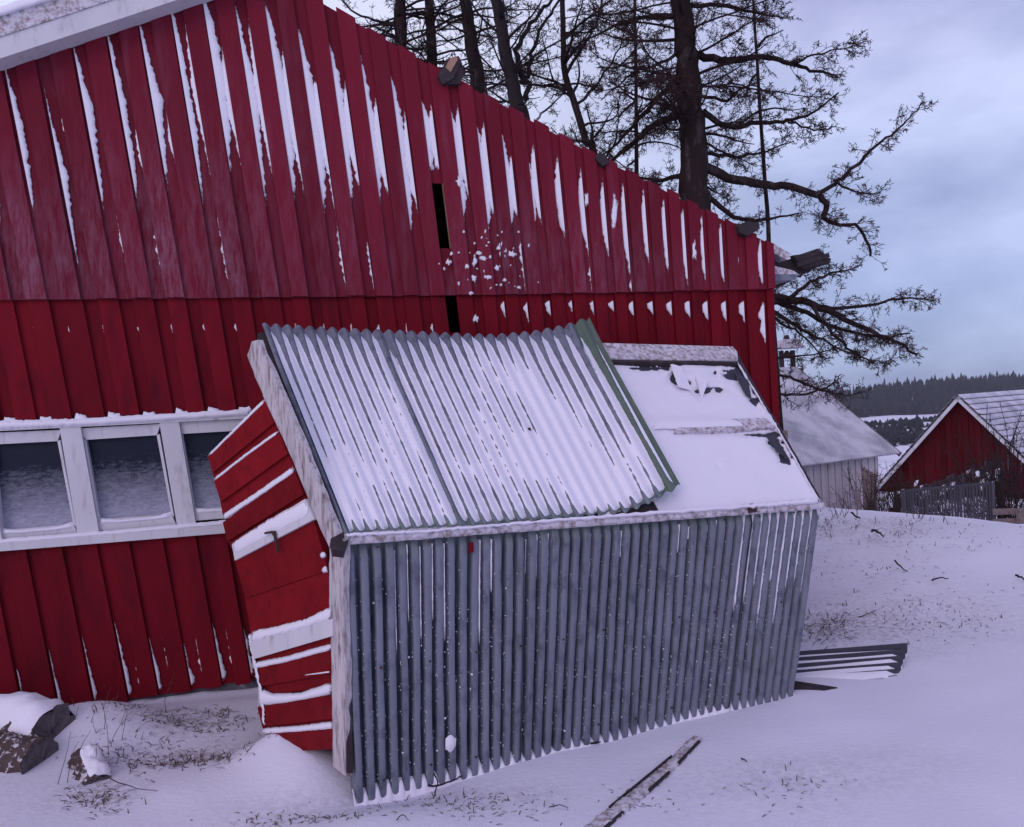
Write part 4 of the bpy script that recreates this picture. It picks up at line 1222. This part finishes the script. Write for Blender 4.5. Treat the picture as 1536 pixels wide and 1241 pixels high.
tree('large bare larch with thick dark trunk and long limbs right of the barn roof',
     [(1050, 420), (1044, 300), (1040, 200), (1031, 100), (1022, 0)], 13.0, 50,
     [([(1043, 83), (1090, 92), (1136, 86), (1176, 92), (1217, 106), (1253, 113)], 13), ([(1190, 96), (1217, 86), (1253, 74), (1298, 69)], 4),
      ([(1052, 246), (1091, 266), (1136, 275), (1181, 280), (1226, 293), (1240, 311), (1235, 325), (1253, 336), (1289, 343), (1307, 385)], 15),
      ([(1226, 293), (1258, 271), (1289, 244), (1312, 221), (1343, 198), (1370, 171), (1384, 153)], 7),
      ([(1055, 167), (1091, 189), (1136, 185), (1181, 180), (1217, 171), (1258, 140)], 10),
      ([(1060, 400), (1110, 440), (1158, 447), (1203, 451), (1249, 469), (1294, 492), (1339, 510), (1375, 532)], 16),
      ([(1203, 451), (1249, 462), (1316, 456), (1361, 447), (1402, 451)], 7), ([(1180, 450), (1215, 425), (1250, 410), (1290, 400)], 7),
      ([(1220, 460), (1250, 500), (1290, 535), (1330, 545)], 6), ([(1120, 440), (1165, 480), (1200, 500), (1240, 540)], 6),
      ([(1018, 117), (969, 167), (933, 208), (890, 244)], 9), ([(1023, 171), (978, 190), (933, 230), (890, 262)], 13),
      ([(1018, 27), (955, 27), (901, 50), (861, 68)], 8), ([(1030, 262), (987, 270), (940, 262)], 9),
      ([(1032, 7), (1091, 9), (1136, 20), (1181, 27)], 8), ([(1055, 289), (1100, 325), (1145, 330), (1200, 320)], 9),
      ([(1048, 230), (1100, 235), (1140, 230), (1190, 210)], 7), ([(1045, 140), (1090, 150), (1120, 130), (1160, 140)], 6),
      ([(1250, 270), (1290, 290), (1320, 290)], 4), ([(1180, 180), (1220, 195), (1255, 190)], 4),
      ([(1040, 60), (1000, 90), (950, 110), (900, 150)], 7), ([(1150, 590), (1200, 592), (1245, 578), (1262, 562)], 5), ([(1150, 560), (1185, 566), (1225, 584), (1262, 592), (1290, 590)], 5),
      ([(1150, 450), (1200, 465), (1250, 490), (1310, 505), (1365, 500)], 9), ([(1150, 460), (1195, 490), (1235, 510), (1300, 540)], 7), ([(1140, 440), (1175, 425), (1205, 410), (1240, 385)], 6)],
     auto=54, auto_l=(1.0, 2.5), dens=7.5, ln=.52, lev=3, seed=3, twig='twig_red', autostart=2.5, rmin=.0046)
tree('slender pole straight young trunk beside the large larch', [(1155, 420), (1152, 338), (1138, 135), (1130, 0)], 14.5, 7,
     [], auto=12, auto_l=(.4, .9), dens=6, ln=.3, lev=2, seed=8, rmin=.005)
tree('thin dark upright young tree left of the large larch', [(957, 320), (955, 257), (954, 130), (952, 0)], 15.0, 7,
     [], auto=34, auto_l=(.5, 1.3), dens=7, ln=.35, lev=2, seed=9, rmin=.0046)
tree('crooked grey branching tree rising between the forked tree and the larch', [(895, 270), (879, 212), (860, 150), (847, 108), (845, 50), (843, 0)], 14.0, 12,
     [([(850, 110), (880, 60), (900, 20), (905, -40)], 6), ([(862, 160), (900, 120), (930, 70), (950, 10)], 5), ([(860, 150), (830, 120), (815, 60)], 4), ([(846, 60), (880, 30), (930, 15)], 4)],
     auto=26, auto_l=(.8, 1.8), dens=6, ln=.45, lev=3, seed=10, updir=.7, rmin=.0046)
tree('forked bare tree with snow along the left side of its thick leaning trunk', [(790, 230), (776, 160), (765, 110), (757, 75), (750, 30), (745, 0)], 14.0, 25,
     [([(805, 180), (830, 155), (856, 130)], 4), ([(780, 165), (740, 140), (700, 120)], 4)], m='bark_frost',
     forks=[([(784, 125), (777, 75), (802, 30), (830, 0)], 10), ([(790, 150), (792, 112), (802, 67), (830, 15)], 9)],
     auto=20, auto_l=(.8, 1.9), dens=5.5, ln=.45, lev=3, seed=11, updir=.6, rmin=.0046)
tree('right hand one of three straight dark larch trunks rising close together', [(725, 200), (718, 130), (706, 62), (699, 0)], 16.0, 26,
     [], auto=50, auto_l=(1.0, 2.2), dens=5, ln=.4, lev=3, seed=12, rmin=.005)
tree('middle one of three straight dark larch trunks rising close together', [(650, 200), (648, 95), (646, 50), (644, 0)], 17.0, 20,
     [], auto=46, auto_l=(1.0, 2.2), dens=5, ln=.4, lev=3, seed=13, rmin=.005)
tree('left hand one of three straight dark larch trunks rising close together', [(602, 150), (601, 67), (601, 30), (600, 0)], 16.5, 22,
     [([(600, 40), (560, 30), (520, 10), (500, -20)], 5), ([(602, 60), (560, 50), (530, 40)], 4)], auto=46, auto_l=(1.0, 2.4), dens=5, ln=.4, lev=3, seed=14, rmin=.005)

# ------------------------------------------------------------------ white outbuilding with bell turret
def px_roofed():
    E1 = at(1350, 680, 24.0)
    Ez = E1[2]
    dirv = unit([.86, .51, 0]); perp = np.array([-dirv[1], dirv[0], 0])
    E0 = E1 - dirv * 9.0
    Wd = 3.75; rise_ = 2.95
    root = empty('white_outbuilding', (E0[0], E0[1], -2.7), 'pale board outbuilding with frosted corrugated roof beyond the barn corner', 'outbuilding')
    # roof slopes, corrugated
    def slope_(p0, p1, up_, name):
        nc_ = 9 * 9; V = []; nr_ = 14
        slp = unit(up_); nn = unit(np.cross(p1 - p0, up_)); nn = nn if nn[2] > 0 else -nn
        for i in range(nr_):
            for j in range(nc_ * 2 + 1):
                t = j / (nc_ * 2)
                V.append(p0 * (1 - t) + p1 * t + up_ * (i / (nr_ - 1)) + nn * (.05 * (1 if j % 2 else -1)))
        mk(name, V, grid_faces(nr_, nc_ * 2 + 1), M['far_roof'], root)
    up_ = perp * Wd + Zu * rise_
    slope_(E0, E1, up_, 'roof')
    slope_(E0 + perp * 2 * Wd, E1 + perp * 2 * Wd, -perp * Wd + Zu * rise_, 'roof')
    MB().bar(E1 + Zu * -.05 + dirv * .02, E1 + up_ - Zu * .05 + dirv * .02, .05, .14).build('verge_board', M['wood'], root)
    # front boards
    F0, F1 = E0 + perp * .35 - dirv * 0, E1 + perp * .35 - dirv * .62
    Ln = np.linalg.norm(F1 - F0); nb = int(Ln / .16)
    for i in range(nb):
        t0, t1 = i / nb, (i + .84) / nb
        a_, b_ = F0 * (1 - t0) + F1 * t0, F0 * (1 - t1) + F1 * t1
        z1 = Ez + .12; z0 = -2.9
        off = -perp * (.02 * (i % 2))
        MB().prism([np.array([a_[0], a_[1], z0]) + off, np.array([b_[0], b_[1], z0]) + off, np.array([b_[0], b_[1], z1]) + off, np.array([a_[0], a_[1], z1]) + off], perp * .05).build('wall_board', M['white_shed'], root)
    G0 = F1; G1 = F1 + perp * (2 * Wd - .7)
    ap_ = (G0 + G1) / 2
    zz0 = -2.9
    MB().prism([np.array([G0[0], G0[1], zz0]), np.array([G1[0], G1[1], zz0]), np.array([G1[0], G1[1], Ez + .2]), np.array([ap_[0], ap_[1], Ez + rise_ - .15]), np.array([G0[0], G0[1], Ez + .2])], -dirv * .06).build('gable_wall', M['white_shed'], root)
    MB().prism([np.array([F0[0], F0[1], zz0]) + perp * .06, np.array([F1[0], F1[1], zz0]) + perp * .06, np.array([F1[0], F1[1], Ez + .1]) + perp * .06, np.array([F0[0], F0[1], Ez + .1]) + perp * .06], perp * .03).build('wall_lining', M['wood_dark'], root)
    # brown planks leaning at the corner
    for i in range(4):
        a_ = at(1298 + i * 5, 790, 21.4 + .1 * i); b_ = at(1296 + i * 5.5, 702 + i * 3, 22.3)
        o = MB().bar(a_, b_, .09, .04, up=unit([-.5, -1, 0])).build('plank', M['wood'])
        tag(o, ['leftmost brown plank leaning on the white outbuilding corner', 'second brown plank from the left leaning on the white outbuilding corner', 'third brown plank from the left leaning on the white outbuilding corner', 'rightmost brown plank leaning on the white outbuilding corner'][i], 'plank', 'brown planks leaning on the outbuilding')
    o = MB().bar(at(1293, 785, 18), at(1284, 737, 18.2), .10, .05, up=[0, 1, 0]).build('post', M['wood']); tag(o, 'short grey post leaning in the snow before the outbuilding', 'post')
    # bell turret standing on the ridge
    r0 = at(1182, 556, 27.6)
    tur = empty('bell_turret', r0, 'small dark bell turret with pitched cap on the outbuilding ridge', 'bell turret')
    s_ = 27.6 / FPX
    for dx in (-9, 8):
        a_ = r0 + np.array([dx * s_, 0, -.1]); b_ = a_ + Zu * 34 * s_
        MB().bar(a_, b_, .14, .14, up=[0, 1, 0]).build('post', M['wood_dark'], tur)
        MB().bar(b_ - Zu * .30 + np.array([-np.sign(dx) * .0, 0, 0]), b_ + np.array([-np.sign(dx) * .2, 0, -.02]), .07, .07, up=[0, 1, 0]).build('brace', M['wood_dark'], tur)
    top = r0 + Zu * 33 * s_
    wv = 21 * s_
    MB().prism([top + np.array([-wv, -.4, 0]), top + np.array([wv, -.4, 0]), top + np.array([wv * .5, -.4, 13 * s_]), top + np.array([-wv * .5, -.4, 13 * s_])], [0, .8, 0]).build('cap', M['wood_frost'], tur)
    MB().prism([top + np.array([-.1, -.1, 12 * s_]), top + np.array([.1, -.1, 12 * s_]), top + np.array([.05, -.1, 20 * s_]), top + np.array([-.05, -.1, 20 * s_])], [0, .2, 0]).build('finial', M['wood_dark'], tur)
    bl = Tubes(); bc = top - Zu * .35
    bl.add([bc, bc + Zu * .08, bc + Zu * .2, bc + Zu * .28], [.17, .12, .09, .03], 10); bl.build('bell', M['rust'], tur)
    MB().bar(r0 + np.array([-.45, 0, .0]), r0 + np.array([.5, 0, 0]), .3, .12).build('base', M['wood_dark'], tur)
px_roofed()
o = MB().bar(at(1176, 700, 6.6), at(1175, 646, 6.6), .05, .07, up=[0, 1, 0]).build('post', M['wood']); tag(o, 'weathered wooden post stub standing behind the right end of the shed', 'post')

# ------------------------------------------------------------------ far red barn
def far_barn():
    apx = at(1442, 592, 30.0)
    rd = unit([.8, .6, 0]); gd = unit([.6, -.8, 0])
    half, dropz = 3.7, 4.05
    root = empty('far_red_barn', (apx[0], apx[1], -4), 'distant red gabled barn with snow dusted tiled roof at the right edge', 'barn')
    nb = 34; zb = -4.0
    for i in range(nb):
        t0 = -half + 2 * half * i / nb; t1 = t0 + 2 * half / nb * .93
        zt = lambda t: apx[2] - .12 - dropz * abs(t) / half
        a_, b_ = apx + gd * t0, apx + gd * t1; off = -rd * .02 * (i % 2)
        MB().prism([np.array([a_[0], a_[1], zb]) + off, np.array([b_[0], b_[1], zb]) + off, np.array([b_[0], b_[1], zt(t1)]) + off, np.array([a_[0], a_[1], zt(t0)]) + off], rd * .05).build('wall_board', M['red_far'], root)
    for sg in (-1, 1):
        e_ = apx + gd * half * sg
        MB().prism([np.array([e_[0], e_[1], zb]), np.array([e_[0], e_[1], apx[2] - dropz - .1]), np.array([e_[0], e_[1], apx[2] - dropz - .1]) + rd * 12, np.array([e_[0], e_[1], zb]) + rd * 12], -gd * sg * .06).build('side_wall', M['red_far'], root)
        ov = 1.12
        p0 = apx - rd * .35; p1 = apx + gd * sg * half * ov - Zu * dropz * ov - rd * .35
        MB().bar(p0 + rd * .04 - Zu * .02, p1 + rd * .04 - Zu * .02, .06, .20, up=rd).build('barge_board', M['white'], root) if False else None
        d_ = p1 - p0; nrm = unit(np.cross(d_, rd)); nrm = nrm if nrm[2] > 0 else -nrm
        MB().prism([p0, p1, p1 - nrm * .17, p0 - nrm * .17], rd * .05).build('barge_board', M['white'], root)
        # tiled courses
        ncs = 22
        for c_ in range(ncs):
            t0, t1 = c_ / ncs, (c_ + 1) / ncs
            q0 = p0 + d_ * t0 + nrm * .05; q1 = p0 + d_ * t1 + nrm * .02
            lift = nrm * .10
            V = []; nn_ = 120
            for j in range(nn_ + 1):
                w_ = rd * (12.6 * j / nn_); wv = nrm * .02 * (1 if j % 2 else -1)
                V += [q0 + w_ - nrm * .03, q1 + w_ + lift * .5 + wv, q1 + w_ - nrm * .05]
            F = grid_faces(nn_ + 1, 3)
            ms = np.zeros(len(F), int); ms[0::2] = 0; ms[1::2] = 1
            mk('tile_course', V, F, None, root, mats=[M['far_roof'], M['tile']], midx=ms)
        MB().prism([p0, p1, p1 + rd * 12.6, p0 + rd * 12.6], -nrm * .05).build('roof_deck', M['wood_dark'], root)
    # inner trim line in the gable
    a_, b_ = at(1434, 637, 29.5), at(1475, 628, 29.3)
    # lean-to of loose boards with patches of snow at the foot of the gable
    lt = empty('board_lean_to', (at(1420, 760, 22)[0], 22, -2.2), 'low lean-to of dark boards patched with snow before the far red barn', 'lean-to')
    tl, tr = at(1345, 736, 22.6), at(1500, 690, 21.2); bl, br = at(1338, 762, 21.2), at(1500, 735, 19.8)
    nb = 22
    for i in range(nb):
        t0, t1 = i / nb, (i + .85) / nb
        j1, j2 = random.uniform(-.1, .1), random.uniform(-.15, .1)
        P_ = [tl * (1 - t0) + tr * t0 + Zu * j1, tl * (1 - t1) + tr * t1 + Zu * j1, bl * (1 - t1) + br * t1 + Zu * j2 * .3, bl * (1 - t0) + br * t0 + Zu * j2 * .3]
        MB().prism(P_, [0, .03, -.05]).build('board', M['wood_dark'], lt)
        for _ in range(2):
            if random.random() < .5:
                f0 = random.uniform(0, .75); f1 = f0 + random.uniform(.08, .28)
                q = [P_[0] * (1 - f0) + P_[3] * f0, P_[1] * (1 - f0) + P_[2] * f0, P_[1] * (1 - f1) + P_[2] * f1, P_[0] * (1 - f1) + P_[3] * f1]
                MB().prism([p + np.array([0, -.03, .06]) for p in q], [0, .02, -.05]).build('snow_patch', M['snow'], lt)
    for p in (tl, tr, bl, br):
        MB().bar(np.array([p[0], p[1], -3.0]), p, .12, .12, up=[0, 1, 0]).build('post', M['wood_dark'], lt)
far_barn()

# ------------------------------------------------------------------ fences
def fences():
    ft = empty('slat_fence', at(1410, 790, 14), 'grey upright slat fence panel standing on the snowy crest before the red barn', 'fence')
    a_, b_ = at(1352, 737, 15.2), at(1488, 725, 13.6)
    MB().bar(a_, b_, .04, .05).build('rail', M['fence'], ft)
    al, bl = a_ - Zu * .75, b_ - Zu * .75
    MB().bar(al, bl, .03, .04).build('rail', M['fence'], ft)
    n_ = 30
    for i in range(n_ + 1):
        t = i / n_
        p = a_ * (1 - t) + b_ * t
        post = i % 10 == 0
        wv = .045 if post else random.uniform(.02, .034)
        MB().bar(p + Zu * .01 - np.array([0, .03, 0]), p - Zu * (1.15) + np.array([random.uniform(-.03, .03), -.03, 0]), wv, .02, up=[0, 1, 0]).build('post' if post else 'slat', M['fence'], ft)
    rf = empty('rail_fence', at(1520, 790, 13), 'brown two rail fence at the right edge before the far barn', 'fence')
    for yy in (768, 783):
        MB().bar(at(1490, yy, 13.4), at(1640, yy - 4, 12.4), .04, .10).build('rail', M['wood'], rf)
    for xx in (1531, 1600):
        MB().bar(at(xx, 764, 13.0), at(xx + 2, 830, 13.0), .10, .08, up=[0, 1, 0]).build('post', M['wood'], rf)
fences()

# ------------------------------------------------------------------ brush and small sticks
def bush(label, px, py, Y, hh, ww, nst, m='brush', seed=0, name='bare_bush', ln=.35, r=.013):
    rr = np.random.default_rng(seed + 90)
    b = at(px, py, Y); b[2] = float(ground_h(b[0], b[1])) - .03
    root = empty(name, b, label, 'bush' if name == 'bare_bush' else 'weed')
    tw = Tubes()
    for _ in range(nst):
        az = rr.uniform(0, 6.28); sp_ = rr.uniform(0, .6)
        p = b + np.array([rr.normal(0, ww * .35), rr.normal(0, .3), 0])
        d = np.array([math.cos(az) * sp_, math.sin(az) * sp_, 1])
        Q = wiggle(p, d, hh * rr.uniform(.6, 1.1), 6, .01, .12, rr)
        R_ = np.linspace(r, r * .45, len(Q)); tw.add(Q, R_, 3)
        twigs_on(Q, R_, tw, rr, 3.2 if r > .01 else 5, ln, 2, rmin=r * .4, rise=.2)
    tw.build('stems', M[m], root, kind='stuff')
    return root
bush('reddish twiggy bush between the white outbuilding and the far red barn', 1328, 772, 20, 2.1, 1.0, 60, seed=1)
bush('dense dark brush before the left foot of the far red barn', 1372, 770, 20.5, 1.8, 1.4, 50, 'twig_red', seed=2)
bush('dark brush behind the slat fence before the barn gable', 1430, 770, 19, 1.6, 1.6, 50, 'twig_red', seed=3)
bush('tall thin brush standing right of the slat fence', 1500, 770, 18, 2.3, 1.5, 70, 'twig_red', seed=4)
bush('bare shrub against the tiled roof at the right edge', 1528, 740, 16, 2.6, .8, 26, 'twig', seed=5)
bush('small dry weed clump on the snow crest right of the shed', 1262, 778, 10.6, .35, .25, 12, 'grass', seed=6, name='dry_weed', ln=.08, r=.005)
bush('low dry weed tuft on the snow crest before the slat fence', 1385, 790, 10.0, .18, .2, 12, 'grass', seed=7, name='dry_weed', ln=.07, r=.005)
bush('thin dry stems standing around the snowy log', 130, 1110, 4.45, .26, .34, 16, 'grass', seed=8, name='dry_weed', ln=.06, r=.0022)

def stick(label, pts, r, Yz=.02, kids=3, seed=0, name='fallen_twig', m='twig'):
    rr = np.random.default_rng(seed + 500)
    P = []
    for i, (x_, y_, h_) in enumerate(pts):
        p = ground_at(x_, y_, 0.03 + h_); gz = float(ground_h(p[0], p[1])); p = ground_at(x_, y_, gz + h_ + .006); P.append(p)
    r *= .72
    P = smooth_poly(P, 4, rr, r * .5)
    tb = Tubes(); R_ = np.linspace(r, r * .45, len(P)); tb.add(P, R_, 5)
    twigs_on(P, R_, tb, rr, kids, .08, 1, rmin=r * .35, rise=0)
    o = tb.build(name, M[m]); tag(o, label, 'twig'); return o
stick('forked twig poking out of the snow below the corrugated front', [(651, 1160, .16), (656, 1175, .08), (650, 1198, .0)], .006, seed=1, kids=6)
stick('short dark bark curl lying in the snow beside the forked twig', [(637, 1178, .01), (665, 1176, .02), (685, 1168, .02), (699, 1162, .01)], .008, seed=2, kids=1)
stick('jointed dark twig on the snow slope right of the shed', [(1342, 841, .05), (1352, 852, .03), (1362, 856, .01)], .013, seed=3)
stick('flat dark stick lying right of the jointed twig on the slope', [(1398, 871, .01), (1410, 867, .02), (1422, 868, .01)], .012, seed=4, kids=1)
stick('dark branch end entering at the right edge on the snow', [(1523, 863, .04), (1536, 868, .03), (1556, 874, .02)], .016, seed=5, kids=0)
stick('thin dark fallen branch on the crest near the slat fence', [(1277, 769, .12), (1288, 778, .05), (1300, 785, .01)], .02, seed=6)
stick('branched dark stick on the crest below the outbuilding corner', [(1308, 797, .02), (1318, 799, .06), (1326, 803, .02)], .022, seed=7)
stick('slender crooked twig on the dusted grass right of the shed', [(1288, 926, .01), (1300, 922, .03), (1313, 916, .02)], .007, seed=8)
stick('curved twig lying flat left of the buried plank', [(824, 1211, .01), (838, 1208, .01), (852, 1212, .0)], .004, seed=9)
stick('small crooked twig at the bottom edge of the snow', [(595, 1230, .01), (604, 1222, .01), (613, 1231, .01)], .004, seed=10)
stick('long thin stem lying over the snow right of the logs', [(165, 1168, .10), (195, 1180, .06), (235, 1187, .0)], .004, seed=11)
stick('short dark stub of wood at the foot of the metal front', [(886, 1115, .01), (901, 1112, .01)], .010, seed=12, kids=0)
stick('tiny dark stub of wood on the snow near the right end of the buried plank', [(1112, 1138, .01), (1120, 1142, .01)], .007, seed=13, kids=0)

# dry grass poking through the thin snow
def grass():
    rr = np.random.default_rng(77)
    V = []; F = []; n_ = 0
    spots = [(1235, 935, 45, 22, 230, .07), (1370, 915, 130, 34, 260, .045), (265, 1090, 95, 10, 170, .045), (300, 1138, 70, 11, 190, .05), (330, 1072, 50, 8, 90, .05), (150, 1195, 45, 18, 120, .045), (190, 1140, 60, 20, 90, .05),
             (700, 1200, 120, 22, 150, .03), (430, 1228, 80, 10, 60, .03), (1340, 810, 90, 18, 120, .09), (1240, 800, 20, 18, 90, .10), (1180, 1160, 80, 30, 50, .03), (960, 1180, 60, 20, 40, .025), (1400, 830, 120, 12, 90, .05), (1300, 860, 120, 16, 100, .04), (230, 1110, 120, 30, 90, .05), (500, 1225, 90, 10, 50, .03)]
    for (cx, cy, sx, sy, k_, l_) in spots:
        for _ in range(k_):
            g = ground_at(cx + rr.normal(0, sx * .6), cy + rr.normal(0, sy * .6), 0.02)
            if g[1] > 30 or g[1] < 1: continue
            p = np.array([g[0], g[1], float(ground_h(g[0], g[1])) + .0])
            az = rr.uniform(0, 6.28); up_ = rr.choice([.15, .35, 1.2], p=[.5, .35, .15])
            d = unit([math.cos(az), math.sin(az) * .6, up_]); l = l_ * rr.uniform(.4, 1.3)
            sd_ = unit(np.cross(d, Zu + .01)) * (.0016 + .0003 * g[1])
            m1 = p + d * l * .5 + Zu * l * .08; m2 = p + d * l - Zu * l * (.12 if up_ < 1 else 0)
            V += [p - sd_, p + sd_, m1 - sd_ * .8, m1 + sd_ * .8, m2 - sd_ * .3, m2 + sd_ * .3]
            F += [(n_, n_ + 1, n_ + 3, n_ + 2), (n_ + 2, n_ + 3, n_ + 5, n_ + 4)]; n_ += 6
    mk('dry_grass', V, F, M['grass'], kind='stuff')
    bpy.data.objects['dry_grass']['label'] = 'dry grass blades poking through the thin snow'
grass()

# ------------------------------------------------------------------ far forest and bushes
def forest():
    rr = np.random.default_rng(21)
    V = []; F = []; n_ = 0
    k_ = 6
    def conif(x_, y_, h_, r_):
        nonlocal n_
        z = float(ground_h(x_, y_))
        for q in range(3):
            z0 = z + h_ * (.08 + .27 * q); z1 = z + h_ * min(1, .52 + .27 * q); rad = r_ * (1 - .27 * q)
            ring = [(x_ + rad * math.cos(t) * rr.uniform(.75, 1.2), y_ + rad * math.sin(t), z0) for t in np.arange(k_) * 6.283 / k_]
            V.extend(ring + [(x_, y_, z1)])
            F.extend([(n_ + i, n_ + (i + 1) % k_, n_ + k_) for i in range(k_)]); n_ += k_ + 1
    for _ in range(5200):
        y_ = rr.uniform(620, 930); az = rr.uniform(.22, .80)
        x_ = y_ * az
        if rr.random() < .6 * sstep(.5, .62, vnoise(x_ / 60, y_ / 60)) and y_ < 760: continue
        conif(x_, y_, rr.uniform(5, 13) * (1.35 if rr.random() < .1 else 1), rr.uniform(2.2, 3.8))
    mk('far_forest', V, F, M['conifer'], kind='stuff')
    bpy.data.objects['far_forest']['label'] = 'dark conifer forest covering the far hill'
    V.clear(); F.clear(); n_ = 0
    for (px_, py_, sx, k2) in ((1345, 642, 22, 150), (1378, 636, 14, 90), (1312, 640, 12, 70), (1402, 630, 12, 70), (1330, 660, 9, 40), (1295, 628, 8, 50)):
        for _ in range(k2):
            xx, yy = px_ + rr.normal(0, sx * .5), py_ + rr.normal(0, 4)
            Y_ = 240 + rr.uniform(-90, 90)
            conif((xx - 768) / FPX * Y_, Y_, rr.uniform(.8, 2.2) * (1.6 if rr.random() < .06 else 1), rr.uniform(.8, 1.7))
    mk('far_thicket', V, F, M['conifer'], kind='stuff')
    bpy.data.objects['far_thicket']['label'] = 'dark thickets scattered over the snowy field below the forest'
forest()

# ------------------------------------------------------------------ haze
def haze():
    v = [(x, y, z) for x in (-1500, 1500) for y in (-60, 3300) for z in (-75, 40)]
    f = [(0, 1, 3, 2), (4, 6, 7, 5), (0, 4, 5, 1), (2, 3, 7, 6), (0, 2, 6, 4), (1, 5, 7, 3)]
    m = bpy.data.materials.new('haze'); m.use_nodes = True
    n = m.node_tree.nodes; n.clear()
    o_ = n.new('ShaderNodeOutputMaterial'); p = n.new('ShaderNodeVolumePrincipled')
    p.inputs['Density'].default_value = 0.00016
    p.inputs['Color'].default_value = (0.80, 0.82, 0.95, 1)
    m.node_tree.links.new(p.outputs[0], o_.inputs['Volume'])
    o = mk('haze', v, f, m, kind='stuff'); o['label'] = 'thin winter haze over the valley'
haze()
